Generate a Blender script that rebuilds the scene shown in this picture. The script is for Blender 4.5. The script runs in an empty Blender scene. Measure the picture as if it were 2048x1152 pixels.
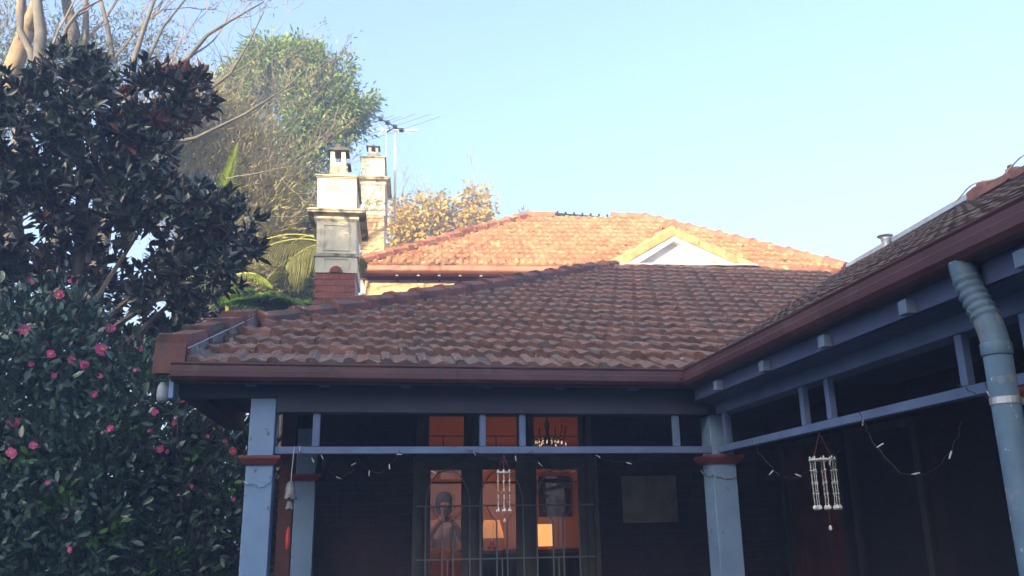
import bpy, math, random
import numpy as np
from mathutils import Vector, Matrix, noise
random.seed(7); rng = np.random.default_rng(7)
PI = math.pi; R = math.radians
scene = bpy.context.scene
COL = scene.collection

# ------------------------------------------------------------------ camera
H, P_, RL = R(9.45), R(15.75), R(0.92)
fw = Vector((math.sin(H)*math.cos(P_), math.cos(H)*math.cos(P_), math.sin(P_)))
r0 = Vector((math.cos(H), -math.sin(H), 0)); u0 = r0.cross(fw)
rt = math.cos(RL)*r0 - math.sin(RL)*u0; up = math.cos(RL)*u0 + math.sin(RL)*r0
cam_d = bpy.data.cameras.new('camera'); cam = bpy.data.objects.new('camera', cam_d); COL.objects.link(cam)
cam.matrix_world = Matrix(((rt.x, up.x, -fw.x, 0), (rt.y, up.y, -fw.y, 0), (rt.z, up.z, -fw.z, 1.6), (0, 0, 0, 1)))
cam_d.sensor_width = 36; cam_d.lens = 36*1705/2048; cam_d.clip_end = 3000; cam_d.clip_start = 0.05
scene.camera = cam
CAM = Vector((0, 0, 1.6))

# ------------------------------------------------------------------ light
SUN_EL, SUN_AZ = 14.0, 40.0            # azimuth: degrees to the left of straight behind the camera
to_sun = Vector((-math.sin(R(SUN_AZ))*math.cos(R(SUN_EL)), -math.cos(R(SUN_AZ))*math.cos(R(SUN_EL)), math.sin(R(SUN_EL))))
w = bpy.data.worlds.new('World'); scene.world = w; w.use_nodes = True
nt = w.node_tree; bg = nt.nodes['Background']
sky = nt.nodes.new('ShaderNodeTexSky'); sky.sky_type = 'NISHITA'; sky.sun_disc = False
sky.sun_elevation = R(SUN_EL); sky.sun_rotation = math.atan2(to_sun.x, to_sun.y)
sky.air_density = 1.0; sky.dust_density = 5.0; sky.ozone_density = 2.2
nt.links.new(sky.outputs[0], bg.inputs[0]); bg.inputs[1].default_value = 0.15
sd = bpy.data.lights.new('sun', 'SUN'); sd.energy = 5.0; sd.angle = R(0.6); sd.color = (1.0, 0.82, 0.58)
so = bpy.data.objects.new('sun', sd); COL.objects.link(so)
so.rotation_euler = to_sun.to_track_quat('Z', 'Y').to_euler(); so.location = (0, 0, 30)
vs = scene.view_settings; vs.view_transform = 'Standard'; vs.look = 'None'; vs.gamma = 1; vs.exposure = 2.15
vs.use_curve_mapping = False
scene.render.engine = 'CYCLES'
scene.cycles.max_bounces = 6; scene.cycles.transparent_max_bounces = 12

# ------------------------------------------------------------------ materials
def new_mat(name):
    m = bpy.data.materials.new(name); m.use_nodes = True
    n = m.node_tree; b = n.nodes['Principled BSDF']
    return m, n, b
def ramp(n, cols):
    r = n.nodes.new('ShaderNodeValToRGB'); e = r.color_ramp.elements
    while len(e) < len(cols): e.new(0.5)
    for i, c in enumerate(cols):
        e[i].position = i/max(1, len(cols)-1); e[i].color = (*c, 1)
    return r
def rnd_node(n):
    a = n.nodes.new('ShaderNodeAttribute'); a.attribute_name = 'rnd'
    o = n.nodes.new('ShaderNodeObjectInfo')
    s = n.nodes.new('ShaderNodeMath'); s.operation = 'ADD'
    f = n.nodes.new('ShaderNodeMath'); f.operation = 'FRACT'
    n.links.new(a.outputs['Fac'], s.inputs[0]); n.links.new(o.outputs['Random'], s.inputs[1]); n.links.new(s.outputs[0], f.inputs[0])
    return f.outputs[0]
def pmat(name, cols, rough=.8, nscale=6, namt=.35, bump=.0, bscale=60, spec=.3, metal=0, spots=None, vary=True):
    """colour ramp driven by a random value per piece, mottled by noise; spots=(colour, scale, threshold)"""
    m, n, b = new_mat(name)
    if not isinstance(cols[0], tuple): cols = [cols]
    if len(cols) == 1: cols = cols*2
    r = ramp(n, cols)
    geo = n.nodes.new('ShaderNodeNewGeometry')
    tex = n.nodes.new('ShaderNodeTexNoise'); tex.inputs['Scale'].default_value = nscale; tex.inputs['Detail'].default_value = 6
    n.links.new(geo.outputs['Position'], tex.inputs['Vector'])
    if vary: n.links.new(rnd_node(n), r.inputs[0])
    else: n.links.new(tex.outputs[0], r.inputs[0])
    mr = n.nodes.new('ShaderNodeMapRange'); mr.inputs[1].default_value = .25; mr.inputs[2].default_value = .75
    mr.inputs[3].default_value = 1-namt; mr.inputs[4].default_value = 1+namt
    n.links.new(tex.outputs[0], mr.inputs[0])
    mx = n.nodes.new('ShaderNodeVectorMath'); mx.operation = 'SCALE'
    n.links.new(r.outputs[0], mx.inputs[0]); n.links.new(mr.outputs[0], mx.inputs['Scale'])
    out = mx.outputs[0]
    for sp in (spots or []):
        c, sc, th, soft = sp
        t2 = n.nodes.new('ShaderNodeTexNoise'); t2.inputs['Scale'].default_value = sc; t2.inputs['Detail'].default_value = 4
        n.links.new(geo.outputs['Position'], t2.inputs['Vector'])
        m2 = n.nodes.new('ShaderNodeMapRange'); m2.inputs[1].default_value = th; m2.inputs[2].default_value = th+soft
        n.links.new(t2.outputs[0], m2.inputs[0])
        mm = n.nodes.new('ShaderNodeMix'); mm.data_type = 'RGBA'
        n.links.new(m2.outputs[0], mm.inputs[0]); n.links.new(out, mm.inputs[6]); mm.inputs[7].default_value = (*c, 1)
        out = mm.outputs[2]
    n.links.new(out, b.inputs['Base Color'])
    b.inputs['Roughness'].default_value = rough; b.inputs['Specular IOR Level'].default_value = spec; b.inputs['Metallic'].default_value = metal
    if bump:
        t3 = n.nodes.new('ShaderNodeTexNoise'); t3.inputs['Scale'].default_value = bscale; t3.inputs['Detail'].default_value = 5
        n.links.new(geo.outputs['Position'], t3.inputs['Vector'])
        bp = n.nodes.new('ShaderNodeBump'); bp.inputs['Strength'].default_value = bump; bp.inputs['Distance'].default_value = .01
        n.links.new(t3.outputs[0], bp.inputs['Height']); n.links.new(bp.outputs[0], b.inputs['Normal'])
    return m
def leaf_mat(name, cols, rough=.5, spec=.4, trans=.3):
    m, n, b = new_mat(name)
    r = ramp(n, cols); n.links.new(rnd_node(n), r.inputs[0]); n.links.new(r.outputs[0], b.inputs['Base Color'])
    b.inputs['Roughness'].default_value = rough; b.inputs['Specular IOR Level'].default_value = spec
    t = n.nodes.new('ShaderNodeBsdfTranslucent'); n.links.new(r.outputs[0], t.inputs[0])
    mx = n.nodes.new('ShaderNodeMixShader'); mx.inputs[0].default_value = trans
    n.links.new(b.outputs[0], mx.inputs[1]); n.links.new(t.outputs[0], mx.inputs[2])
    n.links.new(mx.outputs[0], n.nodes['Material Output'].inputs[0])
    return m
def emit_mat(name, col, s):
    m, n, b = new_mat(name); b.inputs['Base Color'].default_value = (*col, 1)
    b.inputs['Emission Color'].default_value = (*col, 1); b.inputs['Emission Strength'].default_value = s
    return m

LICH = [((.16, .165, .15), 9, .60, .06), ((.13, .105, .095), 3.2, .54, .18), ((.33, .34, .30), 19, .665, .03)]
M = {}
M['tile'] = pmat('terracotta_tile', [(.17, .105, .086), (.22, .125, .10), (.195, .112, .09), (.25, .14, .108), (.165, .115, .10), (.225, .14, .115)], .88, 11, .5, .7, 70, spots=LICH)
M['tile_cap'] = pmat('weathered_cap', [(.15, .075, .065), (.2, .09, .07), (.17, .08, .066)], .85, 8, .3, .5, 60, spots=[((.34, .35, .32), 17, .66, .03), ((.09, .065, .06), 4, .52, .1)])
M['tile_lit'] = pmat('sunlit_terracotta_tile', [(.38, .19, .095), (.46, .25, .13), (.34, .16, .085), (.48, .29, .155), (.40, .21, .11)], .85, 10, .3, .4, 70, spots=[((.50, .40, .20), 5, .58, .10), ((.17, .09, .055), 11, .60, .08)])  # lighter, warmer copy of the tile with sunshine put into its colour
M['cap_lit'] = pmat('sunlit_red_cap', [(.33, .14, .085), (.40, .18, .11), (.30, .125, .08)], .85, 6, .3, .4, 60, spots=[((.5, .36, .2), 5, .6, .08)])  # sunlit copy of the cap colour, brighter red
M['cap_yellow'] = pmat('sunlit_yellow_cap', [(.50, .33, .14), (.56, .38, .18), (.50, .28, .13)], .85, 7, .3, .4, 60, spots=[((.62, .5, .25), 6, .58, .06), ((.42, .16, .08), 4, .62, .08)])  # warm sunlight on the gablet caps put into their yellow
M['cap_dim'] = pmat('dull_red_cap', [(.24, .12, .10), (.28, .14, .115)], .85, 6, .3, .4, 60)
M['tile_brown'] = pmat('brown_roof_tile', [(.12, .085, .072), (.145, .10, .082), (.13, .088, .072), (.155, .11, .09)], .85, 8, .25, .4, 60, spots=[((.1, .08, .07), 5, .55, .1)])
M['under'] = pmat('roof_underlay', (.07, .04, .035), .9, 10, .3, vary=False)
M['mortar'] = pmat('mortar_bedding', [(.17, .155, .15), (.22, .20, .19)], .9, 9, .4, .6, 50, spots=[((.36, .40, .34), 14, .66, .03)], vary=False)
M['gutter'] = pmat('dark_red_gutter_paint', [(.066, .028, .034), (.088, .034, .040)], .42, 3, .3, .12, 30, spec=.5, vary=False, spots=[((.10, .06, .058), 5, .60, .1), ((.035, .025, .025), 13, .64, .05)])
M['gutter_lit'] = pmat('sunlit_gutter_paint', [(.40, .17, .11), (.45, .20, .13)], .45, 3, .2, vary=False)  # sunlit copy of the gutter colour, much lighter
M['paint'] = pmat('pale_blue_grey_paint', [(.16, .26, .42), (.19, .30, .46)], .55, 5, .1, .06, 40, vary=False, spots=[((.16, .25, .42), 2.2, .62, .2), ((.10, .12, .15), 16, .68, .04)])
M['paint_mid'] = pmat('blue_grey_trim_paint', [(.10, .15, .28), (.12, .175, .31)], .55, 5, .18, .12, 40, vary=False, spots=[((.06, .08, .13), 11, .66, .06)])
M['tail'] = pmat('rafter_end_paint', [(.12, .18, .28), (.145, .21, .31)], .6, 5, .2, vary=False)
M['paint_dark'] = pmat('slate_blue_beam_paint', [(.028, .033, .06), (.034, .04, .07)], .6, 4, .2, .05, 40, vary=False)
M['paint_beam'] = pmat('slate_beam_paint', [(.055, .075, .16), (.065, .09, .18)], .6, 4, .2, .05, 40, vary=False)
M['maroon'] = pmat('maroon_capital_paint', [(.17, .042, .038), (.20, .05, .045)], .5, 5, .15, vary=False)
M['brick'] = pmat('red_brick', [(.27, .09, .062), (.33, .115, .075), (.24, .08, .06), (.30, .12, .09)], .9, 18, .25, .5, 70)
M['brick_warm'] = pmat('cream_orange_brick', [(.62, .40, .20), (.70, .50, .27), (.56, .33, .17), (.72, .47, .26)], .9, 12, .2, .4, 60)
M['brick_deep'] = pmat('deep_brown_brick', [(.09, .042, .036), (.12, .055, .045)], .9, 12, .3, .4, 60)
M['lamp_grey'] = pmat('grey_lamp_plastic', (.30, .34, .40), .5, 8, .1, vary=False)
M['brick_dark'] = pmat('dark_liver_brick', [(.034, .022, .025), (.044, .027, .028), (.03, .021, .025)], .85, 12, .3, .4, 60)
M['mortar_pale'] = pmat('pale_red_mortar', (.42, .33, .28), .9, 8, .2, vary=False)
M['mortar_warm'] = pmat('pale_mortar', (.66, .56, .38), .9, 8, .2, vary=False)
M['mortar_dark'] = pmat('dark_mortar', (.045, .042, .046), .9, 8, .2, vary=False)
M['render'] = pmat('cream_cement_render', [(.66, .60, .44), (.72, .66, .50)], .85, 3, .2, .4, 40, vary=False, spots=[((.36, .34, .25), 4.5, .60, .12), ((.20, .19, .14), 13, .68, .06)])
M['render_dirty'] = pmat('weathered_cornice_render', [(.38, .34, .25), (.46, .42, .30)], .9, 6, .35, .5, 40, vary=False, spots=[((.13, .11, .08), 5, .52, .12)])
M['soot'] = pmat('sooty_stone', [(.10, .09, .08), (.14, .125, .11)], .9, 9, .3, .4, 40, vary=False)
M['white'] = pmat('white_paint', [(.76, .75, .72), (.80, .79, .76)], .6, 4, .08, vary=False)
M['metal'] = pmat('galvanised_metal', [(.45, .48, .50), (.50, .53, .55)], .4, 6, .2, metal=.6, vary=False)
M['zinc'] = pmat('pale_grey_flashing', [(.42, .48, .56), (.48, .54, .62)], .5, 6, .15, vary=False)
M['black'] = pmat('black_metal', (.025, .027, .03), .5, 8, .2, vary=False)
M['pipe'] = pmat('weathered_pale_blue_pipe_paint', [(.08, .14, .20), (.11, .175, .24)], .55, 7, .2, .25, 30, vary=False, spots=[((.16, .19, .22), 9, .60, .05), ((.5, .56, .58), 26, .66, .04)])
M['aerial'] = pmat('dull_aluminium', (.09, .11, .12), .5, 8, .2, vary=False)
M['wire'] = pmat('dark_green_wire', (.03, .035, .04), .6, 8, .2, vary=False)
M['bulb'] = pmat('clear_white_bulb', (.55, .56, .58), .25, 8, .1, vary=False)
M['shell'] = pmat('white_shell', [(.62, .64, .62), (.74, .75, .71), (.68, .69, .6)], .4, 30, .2)
M['shell_red'] = pmat('coral_shell', [(.50, .17, .10), (.56, .22, .14), (.60, .28, .2)], .5, 30, .2)
M['cord'] = pmat('red_cord', (.30, .05, .05), .8, 30, .2, vary=False)
M['cord_dark'] = pmat('faded_red_cord', (.14, .05, .06), .8, 30, .2, vary=False)
M['tassel'] = pmat('red_tassel', (.62, .06, .05), .8, 30, .2, vary=False)
M['bellglass'] = pmat('grey_mottled_bell', [(.12, .13, .12), (.18, .19, .18)], .35, 25, .4, vary=False)
M['timber'] = pmat('olive_door_paint', [(.095, .09, .07), (.11, .105, .085)], .5, 8, .2, vary=False)
M['iron'] = pmat('grey_iron_grille', (.24, .26, .27), .5, 8, .15, vary=False)
M['frame_dim'] = pmat('dull_dark_frame_paint', [(.045, .045, .045), (.06, .06, .058)], .6, 8, .2, vary=False)
M['canvas'] = pmat('beige_canvas', [(.26, .255, .21), (.31, .30, .25)], .9, 8, .2, vary=False)
M['canvas_line'] = pmat('faint_dark_line', (.22, .21, .19), .9, 8, .2, vary=False)
M['redwood'] = pmat('reddish_timber', [(.09, .03, .022), (.12, .04, .028)], .5, 5, .4, vary=False)
M['int_wall'] = pmat('terracotta_plaster', [(.52, .28, .175), (.56, .31, .20)], .9, 2, .08, vary=False)
M['int_dark'] = pmat('dark_upholstery', (.018, .018, .026), .8, 8, .3, vary=False)
M['mantel'] = pmat('dark_red_timber', (.16, .05, .035), .5, 6, .3, vary=False)
M['cushion'] = pmat('tan_velvet', (.42, .22, .10), .9, 12, .2, vary=False)
M['floor'] = pmat('timber_floor', [(.12, .06, .035), (.15, .08, .045)], .5, 6, .3, vary=False)
M['paving'] = pmat('grey_paving', [(.16, .155, .15), (.2, .19, .18)], .9, 4, .25, .3, 30, vary=False)
M['grass'] = pmat('lawn_green', [(.035, .06, .02), (.05, .08, .028)], .9, 2, .3, .4, 20, vary=False)
M['bark_warm'] = pmat('smooth_tan_bark', [(.24, .18, .10), (.30, .225, .13)], .85, 4, .25, .5, 30, vary=False, spots=[((.22, .19, .15), 8, .58, .08)])
M['bark_grey'] = pmat('smooth_grey_bark', [(.10, .09, .075), (.15, .135, .11)], .85, 4, .25, .5, 30, vary=False)
M['bark_twig'] = pmat('grey_brown_twigs', [(.17, .14, .10), (.23, .195, .145)], .85, 6, .25, vary=False)
M['bark_dark'] = pmat('dark_bark', [(.06, .05, .042), (.085, .07, .058)], .9, 6, .3, .4, 30, vary=False)
M['camellia_leaf'] = leaf_mat('camellia_leaf', [(.03, .06, .045), (.04, .08, .055), (.05, .10, .06), (.04, .075, .06), (.06, .12, .06), (.028, .06, .048)], .32, .8, .12)
M['camellia_young'] = leaf_mat('camellia_young_leaf', [(.07, .18, .03), (.05, .13, .03), (.10, .22, .04)], .4, .5, .25)
M['magnolia_leaf'] = leaf_mat('magnolia_leaf', [(.030, .044, .028), (.04, .058, .034), (.06, .055, .034), (.034, .05, .034), (.058, .08, .042), (.048, .065, .04), (.032, .048, .032)], .32, .8, .06)
M['magnolia_rust'] = leaf_mat('magnolia_rust_leaf', [(.15, .055, .03), (.10, .04, .026), (.19, .07, .035), (.12, .05, .03)], .55, .3, .1)
M['gum_leaf'] = leaf_mat('grey_green_leaf', [(.17, .19, .09), (.23, .23, .12), (.14, .16, .08), (.26, .25, .14)], .6, .3, .3)
M['willowy'] = leaf_mat('olive_straw_needle', [(.36, .31, .12), (.44, .38, .17), (.28, .26, .09), (.48, .41, .21), (.34, .33, .11)], .7, .2, .3)
M['green_leaf'] = leaf_mat('fresh_green_leaf', [(.16, .25, .05), (.23, .32, .07), (.10, .17, .04), (.28, .35, .10)], .5, .4, .3)
M['shrub_leaf'] = leaf_mat('shrub_leaf', [(.09, .14, .03), (.13, .17, .04), (.07, .10, .03), (.16, .19, .05)], .5, .4, .3)
M['fern_leaf'] = leaf_mat('fern_leaf', [(.12, .26, .03), (.17, .34, .04), (.10, .22, .035)], .6, .3, .4)
M['palm_leaf'] = leaf_mat('palm_leaf', [(.40, .52, .05), (.46, .56, .07), (.34, .46, .05)], .5, .4, .4)
M['palm_dry'] = leaf_mat('drooping_palm_leaf', [(.20, .21, .07), (.26, .25, .10), (.15, .18, .06)], .6, .3, .3)
M['palm_trunk'] = pmat('yellow_green_palm_stem', [(.42, .42, .09), (.36, .38, .08)], .6, 4, .2, vary=False)
M['yellow_leaf'] = leaf_mat('autumn_leaf', [(.50, .34, .05), (.58, .40, .06), (.40, .27, .05), (.33, .31, .06), (.52, .31, .07)], .6, .3, .35)
M['dead_yellow'] = leaf_mat('yellowed_frond', [(.55, .38, .03), (.48, .33, .04)], .6, .3, .35)
M['petal'] = leaf_mat('pink_petal', [(.85, .17, .40), (.80, .13, .33), (.88, .26, .48)], .6, .2, .3)
M['petal_pale'] = leaf_mat('pale_pink_petal', [(.78, .20, .33), (.72, .15, .28)], .6, .2, .3)
M['stamen'] = pmat('yellow_stamen', (.80, .55, .08), .7, 30, .1, vary=False)
M['dense_leaf'] = leaf_mat('dense_leaf', [(.03, .055, .02), (.045, .07, .025), (.025, .045, .018)], .6, .3, .05)
M['skin'] = pmat('skin', (.45, .27, .19), .6, 20, .05, vary=False)
M['hair'] = pmat('dark_hair', (.02, .015, .012), .5, 40, .2, vary=False)
M['shirt'] = pmat('white_cotton', (.62, .66, .78), .85, 30, .1, vary=False)
M['trousers'] = pmat('dark_denim', (.025, .028, .045), .85, 30, .2, vary=False)
M['lamp_shade'] = emit_mat('glowing_lamp_shade', (1.0, .50, .16), .34)
M['lamp_shade2'] = emit_mat('dim_glowing_shade', (1.0, .42, .14), .14)
M['crystal'] = emit_mat('chandelier_crystal', (1.0, .72, .45), .3)
def glass():
    m, n, b = new_mat('window_glass')
    b.inputs['Base Color'].default_value = (.02, .02, .025, 1)
    g = n.nodes.new('ShaderNodeBsdfGlossy'); g.inputs['Roughness'].default_value = .02; g.inputs[0].default_value = (.9, .9, .9, 1)
    t = n.nodes.new('ShaderNodeBsdfTransparent'); t.inputs[0].default_value = (.86, .88, .88, 1)
    f = n.nodes.new('ShaderNodeFresnel'); f.inputs[0].default_value = 1.5
    x = n.nodes.new('ShaderNodeMixShader'); n.links.new(f.outputs[0], x.inputs[0]); n.links.new(t.outputs[0], x.inputs[1]); n.links.new(g.outputs[0], x.inputs[2])
    n.links.new(x.outputs[0], n.nodes['Material Output'].inputs[0]); n.nodes.remove(b)
    return m
M['glass'] = glass()

# ------------------------------------------------------------------ object helpers
W = {}
def wl(p): return W[p.name] if p else Vector((0, 0, 0))
def tag(o, label=None, cat=None, group=None, kind=None):
    if label: o['label'] = label
    if cat: o['category'] = cat
    if group: o['group'] = group
    if kind: o['kind'] = kind
    return o
def thing(name, loc, label, cat, group=None):
    o = bpy.data.objects.new(name, None); COL.objects.link(o); o.location = loc; o.empty_display_size = .2
    W[o.name] = Vector(loc); return tag(o, label, cat, group)
def put(name, mesh, parent=None, loc=(0, 0, 0), rot=None, kind=None, label=None):
    o = bpy.data.objects.new(name, mesh); COL.objects.link(o)
    o.location = Vector(loc)-wl(parent)
    if rot is not None:
        o.rotation_mode = 'QUATERNION'; o.rotation_quaternion = rot
    if parent: o.parent = parent
    W[o.name] = Vector(loc)
    if kind: o['kind'] = kind
    if label: o['label'] = label
    return o
class MB:
    def __init__(s): s.v = []; s.f = []; s.r = []; s.m = []
    def add(s, vs, fs, rnd=0., mi=0):
        b = len(s.v); s.v += [tuple(v) for v in vs]; s.f += [tuple(i+b for i in f) for f in fs]
        s.r += [rnd]*len(fs); s.m += [mi]*len(fs); return s
    def box(s, a, b, rnd=0., mi=0):
        x0, y0, z0 = a; x1, y1, z1 = b
        return s.add([(x0, y0, z0), (x1, y0, z0), (x1, y1, z0), (x0, y1, z0), (x0, y0, z1), (x1, y0, z1), (x1, y1, z1), (x0, y1, z1)],
                     [(0, 3, 2, 1), (4, 5, 6, 7), (0, 1, 5, 4), (1, 2, 6, 5), (2, 3, 7, 6), (3, 0, 4, 7)], rnd, mi)
    def frustum(s, cx, cy, z0, z1, w0, d0, w1, d1, rnd=0., mi=0):
        q = lambda w, d, z: [(cx-w/2, cy-d/2, z), (cx+w/2, cy-d/2, z), (cx+w/2, cy+d/2, z), (cx-w/2, cy+d/2, z)]
        return s.add(q(w0, d0, z0)+q(w1, d1, z1), [(0, 3, 2, 1), (4, 5, 6, 7), (0, 1, 5, 4), (1, 2, 6, 5), (2, 3, 7, 6), (3, 0, 4, 7)], rnd, mi)
    def tube(s, pts, rad, n=6, rnd=0., mi=0, cap=True):
        pts = [Vector(p) for p in pts]; k = len(pts)
        if not hasattr(rad, '__len__'): rad = [rad]*k
        ref = None; vs = []
        for i, p in enumerate(pts):
            t = (pts[min(i+1, k-1)]-pts[max(i-1, 0)])
            if t.length < 1e-9: t = Vector((0, 0, 1))
            t.normalize()
            if ref is None: ref = t.orthogonal().normalized()
            a = (ref - t*ref.dot(t))
            a = a.normalized() if a.length > 1e-6 else t.orthogonal().normalized()
            ref = a; b = t.cross(a)
            for j in range(n):
                th = 2*PI*j/n; vs.append(p+(a*math.cos(th)+b*math.sin(th))*rad[i])
        fs = [(i*n+j, i*n+(j+1) % n, (i+1)*n+(j+1) % n, (i+1)*n+j) for i in range(k-1) for j in range(n)]
        if cap: fs += [tuple(range(n-1, -1, -1)), tuple((k-1)*n+j for j in range(n))]
        return s.add(vs, fs, rnd, mi)
    def lathe(s, c, prof, n=12, rnd=0., mi=0):
        cx, cy, cz = c; vs = []
        for r, z in prof:
            for j in range(n): vs.append((cx+r*math.cos(2*PI*j/n), cy+r*math.sin(2*PI*j/n), cz+z))
        k = len(prof)
        fs = [(i*n+j, i*n+(j+1) % n, (i+1)*n+(j+1) % n, (i+1)*n+j) for i in range(k-1) for j in range(n)]
        fs += [tuple(range(n-1, -1, -1)), tuple((k-1)*n+j for j in range(n))]
        return s.add(vs, fs, rnd, mi)
    def prism(s, poly, d, rnd=0., mi=0):
        """closed prism: 3-D polygon extruded by vector d"""
        n = len(poly); a = [Vector(p) for p in poly]; d = Vector(d); vs = a+[p+d for p in a]
        return s.add(vs, [tuple(range(n-1, -1, -1)), tuple(range(n, 2*n))]+[(i, (i+1) % n, n+(i+1) % n, n+i) for i in range(n)], rnd, mi)
    def mesh(s, name, mats, smooth=False, centre=True):
        c = Vector((0, 0, 0))
        if centre and s.v:
            a = np.array(s.v); c = Vector((a.min(0)+a.max(0))/2)
        me = bpy.data.meshes.new(name)
        me.from_pydata([tuple(Vector(v)-c) for v in s.v], [], s.f)
        if not isinstance(mats, (list, tuple)): mats = [mats]
        for m in mats: me.materials.append(m)
        if len(mats) > 1: me.polygons.foreach_set('material_index', s.m)
        if smooth: me.polygons.foreach_set('use_smooth', [True]*len(s.f))
        if any(s.r):
            at = me.attributes.new('rnd', 'FLOAT', 'FACE'); at.data.foreach_set('value', s.r)
        me.update(); return me, c
    def build(s, name, mats, parent=None, smooth=False, kind=None, label=None):
        me, c = s.mesh(name, mats, smooth)
        return put(name, me, parent, c, None, kind, label)
def bevel(o, wd=.004, seg=2):
    m = o.modifiers.new('bevel', 'BEVEL'); m.width = wd; m.segments = seg; m.limit_method = 'ANGLE'; return o
def np_mesh(name, V, F, mats, rnd=None, mi=None, smooth=False):
    me = bpy.data.meshes.new(name); V = np.asarray(V, np.float32); F = np.asarray(F, np.int32); k = F.shape[1]
    me.vertices.add(len(V)); me.vertices.foreach_set('co', V.ravel())
    me.loops.add(F.size); me.loops.foreach_set('vertex_index', F.ravel())
    me.polygons.add(len(F)); me.polygons.foreach_set('loop_start', np.arange(0, F.size, k, dtype=np.int32))
    for m in mats: me.materials.append(m)
    if mi is not None: me.polygons.foreach_set('material_index', np.asarray(mi, np.int32))
    if smooth: me.polygons.foreach_set('use_smooth', np.ones(len(F), bool))
    if rnd is not None:
        at = me.attributes.new('rnd', 'FLOAT', 'FACE'); at.data.foreach_set('value', np.asarray(rnd, np.float32))
    me.update(calc_edges=True); me.validate(); return me
def unit(a): return a/np.maximum(np.linalg.norm(a, axis=1, keepdims=True), 1e-9)
def leaf_geo(P, D, N, L, Wd, cup=.15, droop=.12):
    """P base points, D direction, N face normals, L length, Wd width -> five-vertex folded leaves"""
    D = unit(D); S = unit(np.cross(D, N)); N = np.cross(S, D); L = L[:, None]; Wd = Wd[:, None]
    v0 = P; v1 = P+D*L*.45+S*Wd*.5+N*Wd*cup; v2 = P+D*L*.45-S*Wd*.5+N*Wd*cup; v3 = P+D*L*.5; v4 = P+D*L-N*L*droop
    V = np.stack([v0, v1, v2, v3, v4], 1).reshape(-1, 3)
    b = np.arange(len(P))[:, None]*5
    F = np.stack([b+np.array([0, 1, 3]), b+np.array([0, 3, 2]), b+np.array([1, 4, 3]), b+np.array([3, 4, 2])], 1).reshape(-1, 3)
    return V, F
def blob_points(blobs, n_cl, per, cl_r, shell=.55):
    """cluster centres inside ellipsoids (biased outwards) and leaf points round them"""
    vol = np.array([b[3]*b[4]*b[5] for b in blobs])**.67; k = rng.choice(len(blobs), n_cl, p=vol/vol.sum())
    B = np.array(blobs)[k]; d = unit(rng.normal(size=(n_cl, 3))); r = (shell+(1-shell)*rng.random(n_cl)**.6)[:, None]
    C = B[:, :3]+d*r*B[:, 3:6]
    out = d*1.0
    C = np.repeat(C, per, 0); O = np.repeat(out, per, 0)
    off = rng.normal(size=C.shape)*cl_r*.5
    return C+off, unit(O+unit(off)*.9), np.repeat(rng.random(n_cl), per)
def leaf_cloud(name, blobs, n_cl, per, cl_r, L, Wd, mat, parent, up_bias=.3, droop=.12, shell=.55, kind='stuff', keep=None, mats=None, mi=None):
    P, O, cr = blob_points(blobs, n_cl, per, cl_r, shell)
    if keep is not None:
        k = keep(P); P, O, cr = P[k], O[k], cr[k]
    n = len(P)
    D = unit(O+rng.normal(size=(n, 3))*.55+np.array([0, 0, up_bias]))
    N = unit(O*.4+rng.normal(size=(n, 3))*.5+np.array([0, 0, .7]))
    V, F = leaf_geo(P, D, N, L*(.7+.6*rng.random(n)), Wd*(.75+.5*rng.random(n)), droop=droop)
    rv = np.repeat((cr*.35+rng.random(n)*.65) % 1, 4)
    me = np_mesh(name, V, F, mats or [mat], rv, None if mi is None else np.repeat(mi(P), 4))
    return put(name, me, parent, (0, 0, 0), None, kind)

# branches
def branch(mb, p, d, length, r, depth, spread=.55, seg=5, wob=.12, upb=.15, kids=3, tips=None, n=5, rmin=.003):
    p = Vector(p); d = Vector(d).normalized(); pts = [p.copy()]; rad = [r]
    for i in range(seg):
        d = (d+Vector((random.gauss(0, wob), random.gauss(0, wob), random.gauss(0, wob)+upb*.1))).normalized()
        p = p+d*length/seg; pts.append(p.copy()); rad.append(max(rmin, r*(1-.45*(i+1)/seg)))
    mb.tube(pts, rad, n if r > .02 else 4, cap=False)
    if tips is not None and depth <= 1: tips.append((p.copy(), d.copy()))
    if depth > 0:
        for k in range(kids):
            i = random.randint(max(1, seg-3), seg) if k else seg
            nd = (d+Vector((random.gauss(0, spread), random.gauss(0, spread), random.gauss(0, spread*.7)+upb))).normalized()
            branch(mb, pts[i], nd, length*random.uniform(.6, .85), max(rmin, rad[i]*.68), depth-1, spread, seg, wob, upb, kids, tips, n, rmin)

# ------------------------------------------------------------------ ground
def grid_sheet(name, x0, x1, y0, y1, z, mat, n=24, amp=0.02):
    X, Y = np.meshgrid(np.linspace(x0, x1, n+1), np.linspace(y0, y1, n+1)); Z = z+amp*np.sin(X*.9)*np.cos(Y*.7)
    V = np.stack([X.ravel(), Y.ravel(), Z.ravel()], 1); i = np.arange(n)[:, None]*(n+1)+np.arange(n)[None, :]
    F = np.stack([i, i+1, i+n+2, i+n+1], -1).reshape(-1, 4)
    return put(name, np_mesh(name, V, F, [mat]), None, (0, 0, 0), None, 'structure')
grid_sheet('ground', -130, 130, -130, 130, -.05, M['grass'], 40, .01)
grid_sheet('paved_path', -1.0, 1.9, -8, 5.2, -.02, M['paving'], 8, 0)

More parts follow.
